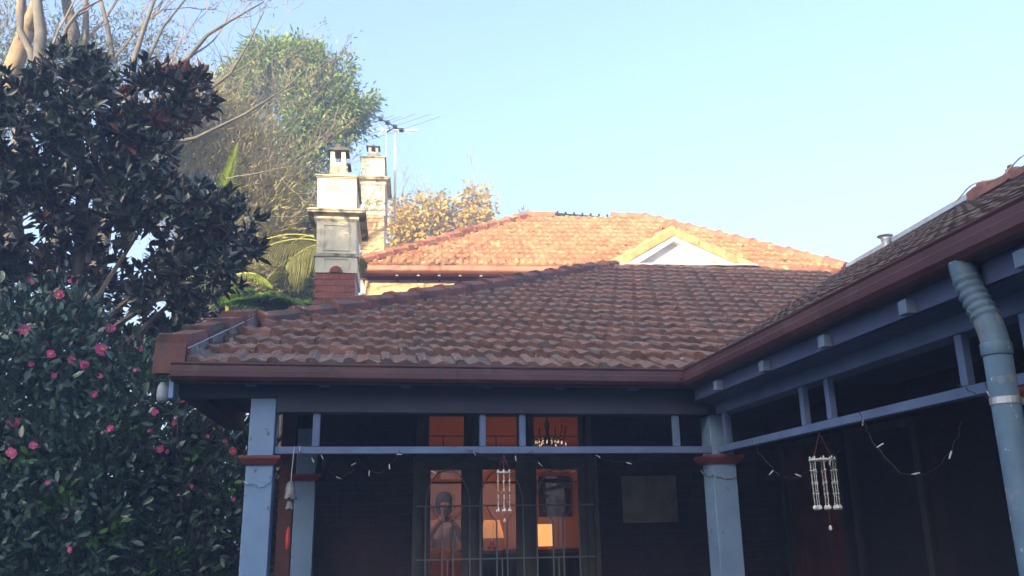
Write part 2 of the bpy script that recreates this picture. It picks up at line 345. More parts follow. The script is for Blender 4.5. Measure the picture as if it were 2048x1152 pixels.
# ------------------------------------------------------------------ roof tiles
def tile_mesh(name, tw, g, mat, simple=False, tilt_=.044, amp=1.0):
    us = [0, .02, .06, .08, .12, .14, .18, .20, .24, .27, .34, .44, .58, .66, .74, .88, .97, 1.0] if not simple else [0, .03, .26, .33, .5, .66, .82, .98]
    def prof(u, v):
        if u <= .27:
            h = .030
            if not simple: h += {.06: .0, .08: .006, .12: .006, .14: 0, .18: .006, .20: .006, .24: 0, .02: 0}.get(u, -.004)
            if u == 0 or u == .27: h = .024
            return h*.92
        w_ = .17*(1-.70*v)+.02; t_ = max(0, 1-abs(u-.66)/w_)
        return .008+.020*t_**.8*(1-.3*v)
    vsl = [0, .45, 1.0]; L = g*1.10; tilt = tilt_
    V = []; F = []; n = len(us)
    for v in vsl:
        for u in us: V.append((u*tw*.985, v*L, prof(u, v)*amp+tilt*(1-v)))
    for j in range(len(vsl)-1):
        for i in range(n-1): F.append((j*n+i, j*n+i+1, (j+1)*n+i+1, (j+1)*n+i))
    b = len(V)
    for u in us: V.append((u*tw*.985, 0.004, .25*prof(u, 0)*amp-.006))     # front lip, wavy underside
    for i in range(n-1): F.append((b+i, b+i+1, i+1, i))
    c = len(V)                                                          # two side faces
    V += [(0, L, -.005), (tw*.985, L, -.005)]
    F += [(0, n, 2*n, c, b), (n-1, b+n-1, c+1, 3*n-1, 2*n-1)]
    me = bpy.data.meshes.new(name); me.from_pydata(V, [], F); me.materials.append(mat); me.update()
    return me
def interval(poly, s):
    xs = []
    for (a, b) in zip(poly, poly[1:]+poly[:1]):
        if (a[1]-s)*(b[1]-s) <= 0 and a[1] != b[1]:
            t = (s-a[1])/(b[1]-a[1]); xs.append(a[0]+t*(b[0]-a[0]))
    return (min(xs), max(xs)) if len(xs) > 1 else None
def tiled_roof(roof, O, ex, ey, poly, tw, g, mat, maxparts, name='roof_tile', simple=False, bond=.5, margin=(0., 0.), surf=None, tilt=.044, amp=1.0):
    ex = Vector(ex).normalized(); ey = Vector(ey).normalized(); nz = ex.cross(ey).normalized()
    O = Vector(O); base = tile_mesh(name, tw, g, mat, simple, tilt, amp); eave = tile_mesh(name, tw, g, mat, simple, tilt*.4, amp*1.25)
    TVe = np.array([v.co[:] for v in eave.vertices])
    TV = np.array([v.co[:] for v in base.vertices]); TF = [tuple(p.vertices) for p in base.polygons]
    smax = max(p[1] for p in poly); umin = min(p[0] for p in poly); umax = max(p[0] for p in poly)
    tiles = []
    for r in range(int(smax/g)+1):
        s0 = r*g; u = umin-tw*2+(r % 2)*tw*bond
        while u < umax+tw:
            iv = interval(poly, min(s0+g*.5, smax-.001))
            if iv and u+tw > iv[0]+.03 and u < iv[1]-.03:
                tiles.append((u, s0, u < iv[0]-.06 or u+tw > iv[1]+.06 or s0+g > smax))
            u += tw
    def wp(u, s, h=0): return surf(u, s, h) if surf else O+ex*u+ey*s+nz*h
    tiles.sort(key=lambda t: (wp(t[0]+tw/2, t[1]+g/2)-CAM).length)
    basis0 = Matrix((ex, ey, nz)).transposed()
    rest = MB(); cnt = 0
    for (u, s0, edge) in tiles:
        slip = random.random() < .04; jr = random.gauss(0, .011 if not slip else .03); jt = random.gauss(0, .012); jz = random.gauss(0, .0035); js = random.gauss(0, .006)-(.02 if slip else 0)
        basis = basis0
        if surf: e2 = (wp(u, s0+g)-wp(u, s0)).normalized(); basis = Matrix((ex, e2, ex.cross(e2))).transposed()
        Mx = basis @ Matrix.Rotation(jr, 3, 'Z') @ Matrix.Rotation(jt, 3, 'Y')
        if not edge and cnt < maxparts:
            cnt += 1; put(name, eave if s0 == 0 else base, roof, wp(u, s0+js, .004+jz), Mx.to_quaternion()); continue
        V = (TVe if s0 == 0 else TV).copy(); V[:, 0] += u; V[:, 1] += s0+js; V[:, 2] += .004+jz
        if edge:
            for q in V:
                iv = interval(poly, min(max(q[1], .001), smax-.001))
                if iv: q[0] = min(max(q[0], iv[0]-margin[0]), iv[1]+margin[1])
                q[1] = min(q[1], smax)
        Wv = [wp(a, b_, c) for a, b_, c in V]
        if edge and cnt < maxparts:
            cnt += 1; m1 = MB(); m1.add(Wv, TF); m1.build(name, mat, roof)
        else: rest.add(Wv, TF, .001+.998*random.random())
    if rest.v: rest.build(name+'_field', mat, roof, kind='stuff')
    base_sheet = MB(); base_sheet.prism([wp(a, b_, -.012) for a, b_ in poly], nz*-.05)
    return base_sheet
def cap_mesh(name, L, wd, ht, mat, flat=.35, th=.03):
    V = []; n = 6
    def sec(y, k, lift):
        w_, h_ = wd/2*k, ht*k
        return [(-w_, y, -.03), (-w_*.96, y, h_*.42+lift), (-w_*flat, y, h_+lift), (w_*flat, y, h_+lift), (w_*.96, y, h_*.42+lift), (w_, y, -.03)]
    for y, k, l in ((0, 1.10, .018), (.05, 1.10, .018), (.055, 1.0, .012), (L*1.05, .94, 0)): V += sec(y, k, l)
    F = [(i*n+j, i*n+(j+1) % n, (i+1)*n+(j+1) % n, (i+1)*n+j) for i in range(3) for j in range(n)]
    F += [tuple(range(n-1, -1, -1)), tuple(3*n+j for j in range(n))]
    F = [tuple(reversed(f)) for f in F]
    me = bpy.data.meshes.new(name); me.from_pydata(V, [], F); me.materials.append(mat); me.update(); return me
def cap_run(parent, P, Q, L, wd, ht, mat, name='ridge_tile', flat=.35, mortar=None, lift=.03, mw=.8, mh=.09):
    P = Vector(P); Q = Vector(Q); d = (Q-P); n = max(1, round(d.length/L)); L2 = d.length/n; y = d.normalized()
    x = y.cross(Vector((0, 0, 1))).normalized(); z = x.cross(y)
    me = cap_mesh(name, L2, wd, ht, mat, flat); B = Matrix((x, y, z)).transposed()
    for i in range(n):
        j = Matrix.Rotation(random.gauss(0, .012), 3, 'Z') @ Matrix.Rotation(random.gauss(0, .012), 3, 'X')
        put(name, me, parent, P+y*(L2*i)+z*(lift+random.gauss(0, .003)), (B @ j).to_quaternion())
    if mortar:
        m = MB(); k = n*3; pl = []; 
        V = []
        for i in range(k+1):
            c = P+y*(d.length*i/k); e = random.gauss(0, .005); f = random.gauss(0, .005)
            V += [c-x*(wd*mw/2+.02+e)+z*(lift-mh), c-x*(wd*mw/2+e*.5)+z*(lift+.012), c+x*(wd*mw/2+f*.5)+z*(lift+.012), c+x*(wd*mw/2+.02+f)+z*(lift-mh)]
        F = [(i*4+a, i*4+b, i*4+4+b, i*4+4+a) for i in range(k) for a, b in ((0, 1), (1, 2), (2, 3), (3, 0))]+[(3, 2, 1, 0), (4*k, 4*k+1, 4*k+2, 4*k+3)]
        m.add(V, F); m.build('mortar_bed', mortar, parent)
def gutter(parent, path, mat, side=1, name='gutter', sc=1.0):
    """profile swept along a horizontal path of 3-D points (the lip of the gutter); side: +1 body lies to the left of travel"""
    prof = [(0, 0), (.010, .004), (.016, -.004), (.012, -.014), (.004, -.018), (.004, -.045), (0, -.050), (.002, -.085), (.020, -.104), (.045, -.112), (.105, -.112), (.105, -.010), (.10, -.010), (.10, -.106), (.045, -.106), (.012, -.09), (.009, -.02), (0, -.006)]
    P = [Vector(p) for p in path]; n = len(prof); V = []
    for i, p in enumerate(P):
        t0 = (P[i]-P[i-1]).normalized() if i else None; t1 = (P[i+1]-P[i]).normalized() if i < len(P)-1 else None
        s0 = Vector((-t0.y, t0.x, 0))*side if t0 else None; s1 = Vector((-t1.y, t1.x, 0))*side if t1 else None
        if s0 and s1: m = (s0+s1).normalized(); m = m/max(.2, m.dot(s0))
        else: m = s0 or s1
        for a, b in prof: V.append(p+m*a*sc+Vector((0, 0, b*sc)))
    F = [(i*n+j, i*n+(j+1) % n, (i+1)*n+(j+1) % n, (i+1)*n+j) for i in range(len(P)-1) for j in range(n)]
    F += [tuple(range(n-1, -1, -1)), tuple((len(P)-1)*n+j for j in range(n))]
    if side < 0: F = [tuple(reversed(f)) for f in F]
    mb = MB(); mb.add(V, F); return mb.build(name, mat, parent)

# =================================================================== FRONT VERANDAH (gutter, hipped tiled roof, fretwork, posts)
fv = thing('tiled_verandah', (.6, 6.2, 0), 'front verandah with dark terracotta hip roof, red gutter and lit french doors', 'verandah')
ca, sa = math.cos(R(21.5)), math.sin(R(21.5))
def sA(y): return (y-5.43)/.925
polyA = [(-1.13, 0), (-.93, sA(7.05)), (3.62, sA(12.25)), (6.20, sA(12.62)), (7.50, sA(12.0)), (2.08, 0)]
OA = Vector((0, 5.43, 2.600))
def onA(x, s, h=0):
    """the old roof sags: a little flatter at the eaves than at the top"""
    d = s*.925; k = .375+.0146*d; q = math.hypot(1, k); return OA+Vector((x, d-k/q*h, .375*d+.0073*d*d+h/q))
roofA = MB(); nr = 24; Vr = []; st_ = sA(12.62)
for i in range(nr+1):
    s_ = min(max(st_*i/nr, .001), st_-.002); iv = interval(polyA, s_)
    for h_ in (-.012, -.06): Vr += [onA(iv[0], s_, h_), onA(iv[1], s_, h_)]
roofA.add(Vr, [(i*4+a, i*4+b, i*4+4+b, i*4+4+a) for i in range(nr) for a, b in ((0, 1), (1, 3), (3, 2), (2, 0))]+[(0, 2, 3, 1), (nr*4, nr*4+1, nr*4+3, nr*4+2)])
roofA = roofA.build('roof', M['under'], fv)
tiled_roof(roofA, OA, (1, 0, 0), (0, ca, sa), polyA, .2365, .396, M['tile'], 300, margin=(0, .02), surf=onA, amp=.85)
sl = []
for a_, b_ in (((-1.135, .03), (-.965, sA(6.95))),):
    p_, q_ = onA(*a_, .098), onA(*b_, .085); MB().prism([p_, p_+Vector((.006, 0, 0)), p_+Vector((.006, 0, .005)), p_+Vector((0, 0, .005))], q_-p_).build('verge_flashing', M['zinc'], roofA)
# verge at the left end, then the long hip, then the short hip right of the gablet
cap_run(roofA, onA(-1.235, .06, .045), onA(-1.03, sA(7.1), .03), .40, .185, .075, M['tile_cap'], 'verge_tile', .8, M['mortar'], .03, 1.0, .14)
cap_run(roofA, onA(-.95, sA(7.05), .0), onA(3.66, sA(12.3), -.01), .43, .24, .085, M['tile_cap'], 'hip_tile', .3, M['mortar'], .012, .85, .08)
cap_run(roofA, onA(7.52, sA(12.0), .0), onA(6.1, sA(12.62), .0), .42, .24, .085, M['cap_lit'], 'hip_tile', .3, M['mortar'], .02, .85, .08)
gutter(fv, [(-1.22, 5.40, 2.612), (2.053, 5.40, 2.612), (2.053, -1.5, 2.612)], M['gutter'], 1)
for gx in (-.55, .62, 1.55):
    g1 = gutter(fv, [(gx, 5.3985, 2.613), (gx+.035, 5.3985, 2.613)], M['gutter'], 1, 'gutter_joint', 1.03)
for gy in (4.6, 3.35, 2.1): gutter(fv, [(2.0545, gy, 2.613), (2.0545, gy-.035, 2.613)], M['gutter'], 1, 'gutter_joint', 1.03)
# gablet: small open gable at the top of the roof with its own cap tiles
gb = Vector((4.47, 11.45, 5.30))
GL, GA, GR = Vector((3.66, 12.30, 5.590)), Vector((4.67, 12.32, 6.215)), Vector((6.03, 12.40, 5.690))
mb = MB(); mb.prism([GL+Vector((.16, .13, -.03)), GR+Vector((-.2, .10, -.05)), GA+Vector((0, .13, -.12))], (0, .03, 0)); gablet = mb.build('gablet', M['white'], fv)
def gable_cap(p, q, n, mat):
    """big angular verge caps with a deep front face, each lapping the one below"""
    p = Vector(p); q = Vector(q); d = (q-p).normalized(); nn = Vector((-d.z, 0, d.x)); nn = nn if nn.z > 0 else -nn; L = (q-p).length/n
    for i in range(n):
        a, c = p+d*L*i, p+d*(L*(i+1)+.03); k0, k1 = .048, .022; m1 = MB(); j = random.gauss(0, .004)
        V = []
        for e, k in ((a, k0), (c, k1)): V += [e-nn*.135+Vector((0, -.004-k*.5, 0)), e-nn*.02+Vector((0, -.016-k*.5, 0)), e+nn*(k+j)+Vector((0, .03, 0)), e+nn*(k+j)+Vector((0, .16, 0)), e-nn*.05+Vector((0, .22, 0))]
        m1.add(V, [(i_, (i_+1) % 5, 5+(i_+1) % 5, 5+i_) for i_ in range(5)]+[(4, 3, 2, 1, 0), (5, 6, 7, 8, 9)]); bevel(m1.build('cap_tile', mat, gablet), .008)
for (a, b) in ((GL+Vector((.05, 0, 0)), GA), (GR+Vector((-.12, 0, 0)), GA)):
    d = (b-a).normalized(); nn = Vector((-d.z, 0, d.x)); nn = nn if nn.z > 0 else -nn
    a = a-nn*.10; b = b-nn*.10-d*.02
    MB().prism([a, b, b-nn*.10, a-nn*.10], (0, .03, 0)).build('rake_board', M['white'], gablet)
    MB().prism([a-nn*.098+Vector((0, .031, 0)), b-nn*.098+Vector((0, .031, 0)), b-nn*.075+Vector((0, .031, 0)), a-nn*.075+Vector((0, .031, 0))], (0, .10, 0)).build('soffit_board', M['white'], gablet)
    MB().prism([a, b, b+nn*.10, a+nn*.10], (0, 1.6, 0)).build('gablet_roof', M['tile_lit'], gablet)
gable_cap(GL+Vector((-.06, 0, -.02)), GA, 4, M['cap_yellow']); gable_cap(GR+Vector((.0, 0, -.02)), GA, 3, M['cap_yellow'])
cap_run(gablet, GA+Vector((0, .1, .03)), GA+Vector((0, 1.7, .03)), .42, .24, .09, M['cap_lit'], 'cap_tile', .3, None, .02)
# flashing strip and short course of orange tiles at the gablet foot
mb = MB(); k = 16; V = []
for i in range(k+1):
    t = i/k; p = GL.lerp(GR, t)+Vector((-.02+.06*t, -.045, -.03)); e = random.gauss(0, .006)
    V += [p+Vector((0, -.05, -.025+e)), p+Vector((0, .12, .045+e*.5)), p+Vector((0, .12, .03+e*.5)), p+Vector((0, -.05, -.04+e))]
F = [(i*4+a, i*4+4+a, i*4+4+b, i*4+b) for i in range(k) for a, b in ((0, 1), (1, 2), (2, 3), (3, 0))]+[(0, 1, 2, 3), (4*k+3, 4*k+2, 4*k+1, 4*k)]
mb.add(V, F).build('lead_flashing', M['white'], gablet)
# eaves of the verandah: fascia, soffit, rafter blocks, beam
MB().box((-1.20, 5.508, 2.500), (2.19, 5.530, 2.590)).build('fascia', M['paint_mid'], fv)
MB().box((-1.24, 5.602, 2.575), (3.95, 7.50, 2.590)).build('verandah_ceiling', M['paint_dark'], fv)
for x in (-.764, -.304, .216, .749, 1.243, 1.758):
    bevel(MB().box((x-.035, 5.533, 2.495), (x+.035, 5.600, 2.548)).build('rafter_tail', M['paint_mid'], fv))
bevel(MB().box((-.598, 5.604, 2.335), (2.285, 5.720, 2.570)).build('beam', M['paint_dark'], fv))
bevel(MB().box((-1.205, 5.602, 2.424), (-.600, 5.718, 2.570)).build('beam', M['paint_dark'], fv))
MB().box((-1.20, 5.722, 2.43), (-1.06, 7.5, 2.570)).build('beam', M['paint_dark'], fv)
bevel(MB().box((-1.235, 5.47, 2.40), (-1.207, 5.60, 2.60)).build('barge_board', M['paint'], fv))
MB().box((-1.325, 5.42, 2.545), (-1.145, 5.49, 2.735)).build('verge_end', M['tile_cap'], roofA)
# little white dome light on the barge
mb = MB(); mb.lathe((-1.285, 5.56, 2.43), [(.010, -.045), (.030, -.035), (.040, 0), (.036, .05), (.02, .08)], 14); dl = mb.build('barge_lamp', M['lamp_grey'], fv, True)
# rail and fretwork
bevel(MB().box((-.60, 5.625, 2.076), (2.36, 5.665, 2.121)).build('rail', M['paint_mid'], fv), .003)
for x0, x1 in ((-.372, -.325), (.706, .746), (.972, 1.013), (2.040, 2.086)):
    bevel(MB().box((x0, 5.628, 2.123), (x1, 5.662, 2.333)).build('fret_baluster', M['paint_mid'], fv), .003)
# timber-boxed posts
def post(parent, x0, x1, y0, y1, ztop, name='post', capz=(2.008, 2.062)):
    mb = MB(); mb.box((x0, y0, 0), (x1, y1, capz[0])); p = bevel(mb.build(name, M['paint'], parent), .006)
    e = .045
    mb = MB(); cx, cy = (x0+x1)/2, (y0+y1)/2; w_, d_ = x1-x0, y1-y0
    mb.frustum(cx, cy, capz[0]-.002, capz[0]+.035, w_+.03, d_+.03, w_+2*e, d_+2*e)
    mb.box((x0-e, y0-e, capz[0]+.035), (x1+e, y1+e, capz[1])); bevel(mb.build('capital', M['maroon'], p), .003)
    mb = MB(); mb.box((x0+.004, y0+.004, capz[1]), (x1-.004, y1-.004, ztop)); bevel(mb.build('upper_shaft', M['paint'], p), .006)
    return p
post(fv, -.765, -.600, 5.60, 5.765, 2.423)
post(fv, 2.300, 2.470, 5.62, 5.80, 2.334)
post(fv, -.60, -.435, 7.26, 7.42, 2.42, capz=(2.00, 2.052))
# back wall of the verandah with doorway
DX0, DX1, DZ1 = .39, 1.94, 2.66
bw = MB(); bw.box((-.62, 7.512, 0), (DX0, 7.74, 3.0)); bw.box((DX1, 7.512, 0), (3.95, 7.74, 3.0)); bw.box((DX0, 7.512, DZ1), (DX1, 7.74, 3.0))
bwall = bw.build('brick_wall', M['mortar_dark'], fv)
def bricks(parent, org, ex, ny, x0, x1, z0, z1, mat, holes=(), maxparts=300, bl=.23, bh=.076, j=.010, depth=.012, order=None, lean=0):
    """running-bond bricks on a wall face; org+ex*u along, ny outward"""
    org = Vector(org); ex = Vector(ex).normalized(); ny = Vector(ny).normalized(); cell = []
    r = 0; z = z0
    while z+bh <= z1+.03:
        u = x0-(r % 2)*(bl+j)/2
        while u < x1:
            a, b = max(u, x0), min(u+bl, x1)
            if b-a > .04:
                segs = [(a, b)]
                for hx0, hx1, hz0, hz1 in holes:
                    if z+bh > hz0 and z < hz1:
                        ns = []
                        for (p, q) in segs:
                            if q <= hx0 or p >= hx1: ns.append((p, q)); continue
                            if p < hx0-.03: ns.append((p, hx0))
                            if q > hx1+.03: ns.append((hx1, q))
                        segs = ns
                cell += [(p, q, z) for p, q in segs]
            u += bl+j
        z += bh+j; r += 1
    full = {}
    rest = MB(); cnt = 0
    cell.sort(key=lambda c: (org+ex*c[0]+Vector((0, 0, c[2]))-CAM).length if order is None else order(c))
    B = Matrix((ex, -ny, Vector((0, 0, 1)))).transposed()
    for (p, q, z) in cell:
        wd = round(q-p, 3)
        if cnt < maxparts:
            if wd not in full:
                m1 = MB(); m1.box((-wd/2, -depth, -bh/2), (wd/2, .03, bh/2)); full[wd] = m1.mesh('brick', mat, False, False)[0]
            o = put('brick', full[wd], parent, org+ex*((p+q)/2-lean*0)+Vector((-lean*(z-z0), 0, z+bh/2))-ny*random.uniform(0, .003), (B @ Matrix.Rotation(random.gauss(0, .004), 3, 'Y')).to_quaternion()); cnt += 1
        else:
            V = []
            for dx in (p, q):
                for dd in (depth, -.03):
                    for dz in (0, bh): V.append(org+ex*dx+ny*dd+Vector((-lean*(z-z0), 0, z+dz)))
            rest.add(V, [(0, 1, 3, 2), (4, 6, 7, 5), (0, 4, 5, 1), (2, 3, 7, 6), (1, 5, 7, 3), (0, 2, 6, 4)], .001+.998*random.random())
    if rest.v: rest.build('brick_field', mat, parent, kind='stuff')
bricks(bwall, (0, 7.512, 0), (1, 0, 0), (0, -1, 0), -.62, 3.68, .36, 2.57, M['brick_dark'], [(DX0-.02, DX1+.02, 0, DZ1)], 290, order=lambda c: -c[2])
MB().box((-.74, 7.44, 0), (-.625, 7.74, 2.57)).build('brick_pier', M['brick_deep'], fv)
# french doors: frame, three leaves, transom lights
T = M['timber']
fd = MB(); y0, y1 = 7.47, 7.60
fd.box((DX0, y0, .38), (DX0+.06, y1, DZ1)); fd.box((DX1-.06, y0, .38), (DX1, y1, DZ1)); fd.box((DX0+.06, y0, DZ1-.05), (DX1-.06, y1, DZ1)); fd.box((DX0+.06, y0, 2.17), (DX1-.06, y1, 2.25))
for x in (.872, 1.348): fd.box((x-.028, y0+.002, .38), (x+.028, y1, 2.17)); fd.box((x-.028, y0+.002, 2.25), (x+.028, y1, DZ1-.05))
door = bevel(fd.build('french_door', T, fv), .004)
for a, b in ((.452, .842), (.902, 1.318), (1.378, 1.878)):
    m1 = MB(); sw = .062; yy0, yy1 = 7.50, 7.54
    m1.box((a, yy0, .40), (a+sw, yy1, 2.165)); m1.box((b-sw, yy0, .40), (b, yy1, 2.165)); m1.box((a+sw, yy0, 2.095), (b-sw, yy1, 2.165)); m1.box((a+sw, yy0, .40), (b-sw, yy1, .62)); m1.box((a+sw, yy0+.008, 1.98), (b-sw, yy1-.008, 1.995))
    bevel(m1.build('door_leaf', T, door), .003)
    MB().box((a+sw, 7.517, .62), (b-sw, 7.523, 2.095)).build('glass_pane', M['glass'], door)
    m1 = MB(); w_ = .045
    m1.box((a, yy0, 2.252), (a+w_, yy1, 2.608)); m1.box((b-w_, yy0, 2.252), (b, yy1, 2.608)); m1.box((a+w_, yy0, 2.252), (b-w_, yy1, 2.285)); m1.box((a+w_, yy0, 2.578), (b-w_, yy1, 2.608)); m1.build('transom_frame', T, door)
    MB().box((a+w_, 7.517, 2.285), (b-w_, 7.523, 2.578)).build('glass_pane', M['glass'], door)
    m1 = MB(); c = (a+b)/2
    for z in (2.38, 2.555): m1.box((a+w_, 7.508, z), (b-w_, 7.5165, z+.010))
    m1.box((c-.03, 7.507, 2.285), (c-.02, 7.5155, 2.38)); m1.build('glazing_bar', T, door)
# wrought-iron security grille in front of the doors
gr = thing('security_grille', (1.16, 7.40, .36), 'grey iron grille of arches and straight bars in front of the lit french doors', 'grille')
yg = 7.41
def bar(x0, z0, x1, z1, t=.011, nm='bar'):
    d = Vector((x1-x0, 0, z1-z0)).normalized(); nn = Vector((-d.z, 0, d.x))*t/2
    MB().prism([Vector((x0, yg, z0))+nn, Vector((x1, yg, z1))+nn, Vector((x1, yg, z1))-nn, Vector((x0, yg, z0))-nn], (0, .012, 0)).build(nm, M['iron'], gr)
MB().box((.36, 7.40, .37), (.395, 7.44, 2.16)).box((1.93, 7.40, .37), (1.965, 7.44, 2.16)).box((.36, 7.402, 2.16), (1.965, 7.438, 2.195)).build('grille_frame', M['timber'], gr)
for z in (1.79, 1.36, .9): MB().box((.396, yg+.002, z-.006), (1.929, yg+.013, z+.006)).build('cross_bar', M['iron'], gr)
for k, cx in enumerate((.655, 1.115, 1.60)):
    hw = .185
    for sx in (-1, 1):
        bar(cx+sx*hw, .38, cx+sx*hw, 1.79); bar(cx+sx*.045, .38, cx+sx*.045, 1.66)
        mb = MB(); mb.tube([(cx+sx*hw, yg+.006, 1.79)]+[(cx+sx*hw*math.cos(t), yg+.006, 1.79+.30*math.sin(t)) for t in np.linspace(.1, PI/2, 9)], .006, 5); mb.build('arch_bar', M['iron'], gr)
        mb = MB(); mb.tube([(cx+sx*.045, yg+.006, 1.66)]+[(cx+sx*(.045+.08*math.sin(t)), yg+.006, 1.66+.13*(t/PI*2)) for t in np.linspace(.1, PI/2, 7)], .005, 5); mb.build('scroll_bar', M['iron'], gr)
    bar(cx, .38, cx, 1.36)
# beige canvas on the brick wall
cv = thing('wall_canvas', (2.45, 7.48, 1.83), 'blank beige canvas with faint darker lines on the dark brick wall', 'picture')
bevel(MB().box((2.20, 7.468, 1.632), (2.702, 7.497, 2.034)).build('canvas', M['canvas'], cv), .004)
for pts in ([(2.44, 2.0), (2.50, 1.97), (2.58, 1.90), (2.63, 1.82), (2.67, 1.73), (2.68, 1.66)], [(2.58, 1.90), (2.64, 1.89), (2.66, 1.85)], [(2.42, 1.86), (2.47, 1.83), (2.52, 1.79)], [(2.44, 2.0), (2.42, 1.96), (2.43, 1.93)]):
    mb = MB(); mb.tube([(x, 7.4665, z) for x, z in pts], .003, 4); mb.build('canvas_stroke', M['canvas_line'], cv)  # thin darker curved lines laid on the canvas
MB().box((-1.10, 5.55, .0), (3.70, 7.51, .35)).build('verandah_floor', M['floor'], fv)

# =================================================================== RIGHT WING (verandah side running towards the viewer)
rw = thing('side_wing', (3.2, 2.5, 0), 'right hand wing with long dark red gutter, blue-grey eaves and brown tiled roof', 'verandah')
th = math.atan(.550); cr, sr = math.cos(th), math.sin(th)
OR = Vector((2.10, 0, 2.585))
def onR(y, s, h=0): return OR+Vector((s*cr, y, s*sr))+Vector((-sr, 0, cr))*h
def sx(x): return (x-2.10)/cr
# u axis runs towards -y so that ex x ey points outwards
pR = [(2.2, 0), (2.2, sx(5.4)), (-6.35, sx(5.4)), (-8.17, sx(6.75)), (-11.95, sx(7.42)), (-5.45, 0)]
mb = MB(); mb.prism([onR(-a, b, -.012) for a, b in pR], Vector((-sr, 0, cr))*-.05); roofR = mb.build('roof', M['under'], rw)
def tiledR(): tiled_roof(roofR, OR, (0, -1, 0), (cr, 0, sr), pR, .24, .22, M['tile_brown'], 24, simple=False, tilt=.016, amp=.25)
tiledR()
# far ridge: grey metal flashing; near ridge: red caps with knobs
P1 = onR(8.17, sx(6.77), .0); P2 = onR(11.95, sx(7.44), -.04)
mb = MB(); d = (P2-P1); n_ = 1
mb.prism([P1+Vector((-.07, 0, .02)), P1+Vector((.10, 0, .02)), P1+Vector((.10, 0, .085)), P1+Vector((-.07, 0, .085))], d); mb.build('ridge_flashing', M['zinc'], roofR)
mb = MB(); mb.prism([P1+Vector((-.05, -.03, .03)), P1+Vector((-.05, -.03, .075)), P1+Vector((.60, -.25, .075)), P1+Vector((.60, -.25, .03))], (0, .1, 0)); mb.build('ridge_flashing', M['zinc'], roofR)
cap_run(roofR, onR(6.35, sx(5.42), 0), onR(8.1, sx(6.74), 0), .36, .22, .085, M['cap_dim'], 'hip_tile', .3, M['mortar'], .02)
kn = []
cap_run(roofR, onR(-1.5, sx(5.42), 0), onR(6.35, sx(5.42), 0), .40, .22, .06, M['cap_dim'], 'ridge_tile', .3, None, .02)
for i in range(12):
    y = 6.75-i*.37; p = onR(y, sx(5.42+max(0, y-6.35)*.72), .10)
    mb = MB(); p.z -= .03; mb.box((p.x-.028, p.y-.04, p.z), (p.x+.028, p.y+.04, p.z+.055)); mb.box((p.x-.018, p.y-.024, p.z+.055), (p.x+.018, p.y+.024, p.z+.085)); bevel(mb.build('ridge_knob', M['cap_dim'], roofR), .01)
mb = MB(); pts = []
for i in range(30):
    t = i/29; y = 6.7-1.4*t; p = onR(y, sx(5.36), .10+.06*abs(math.sin(t*PI*2.2))**2); pts.append(p)
mb.tube(pts, .008, 5); mb.build('cable', M['white'], roofR)
# eaves under the gutter
Pm, Pb = M['paint_mid'], M['paint_beam']
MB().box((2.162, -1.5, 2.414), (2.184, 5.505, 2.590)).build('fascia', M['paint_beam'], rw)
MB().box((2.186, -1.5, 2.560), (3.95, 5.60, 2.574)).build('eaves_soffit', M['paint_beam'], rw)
for i in range(10):
    y = 5.03-.657*i; bevel(MB().box((2.115, y-.027, 2.412), (2.161, y+.027, 2.470)).build('rafter_tail', M['tail'], rw), .003)
MB().box((2.187, -1.5, 2.412), (2.34, 5.60, 2.430)).build('soffit_lining', M['paint_beam'], rw)
bevel(MB().box((2.345, -1.5, 2.336), (2.46, 5.60, 2.555)).build('beam', M['paint_mid'], rw), .005)
bevel(MB().box((2.350, 2.72, 2.078), (2.392, 5.615, 2.121)).build('rail', Pm, rw), .003)
for yc in (5.50, 4.412, 4.135, 3.075): bevel(MB().box((2.353, yc-.022, 2.123), (2.389, yc+.022, 2.334)).build('fret_baluster', Pm, rw), .003)
post(rw, 2.335, 2.50, 2.56, 2.72, 2.334)
# wall of the wing under the verandah
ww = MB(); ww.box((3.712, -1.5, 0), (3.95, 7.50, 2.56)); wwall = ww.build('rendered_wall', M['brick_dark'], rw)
def wdoor(y0, y1, z0, z1, mat, nm, label=None):
    m1 = MB(); m1.box((3.66, y0, z0), (3.71, y0+.06, z1)); m1.box((3.66, y1-.06, z0), (3.71, y1, z1)); m1.box((3.66, y0+.06, z1-.06), (3.71, y1-.06, z1)); f = bevel(m1.build(nm, M['frame_dim'], rw, label=label), .003)
    MB().box((3.69, y0+.06, z0), (3.711, y1-.06, z1-.06)).build('leaf', mat, f); return f
wdoor(6.38, 7.40, .36, 2.30, M['redwood'], 'side_door', 'reddish timber door at the inner end')
f = wdoor(5.35, 6.25, .36, 2.30, M['int_dark'], 'side_window')
MB().box((3.70, 4.0, .36), (3.7115, 5.2, 2.2)).build('wall_panel', M['int_dark'], rw)
MB().box((2.3, -1.5, 0), (3.70, 5.545, .35)).build('verandah_floor', M['floor'], rw)
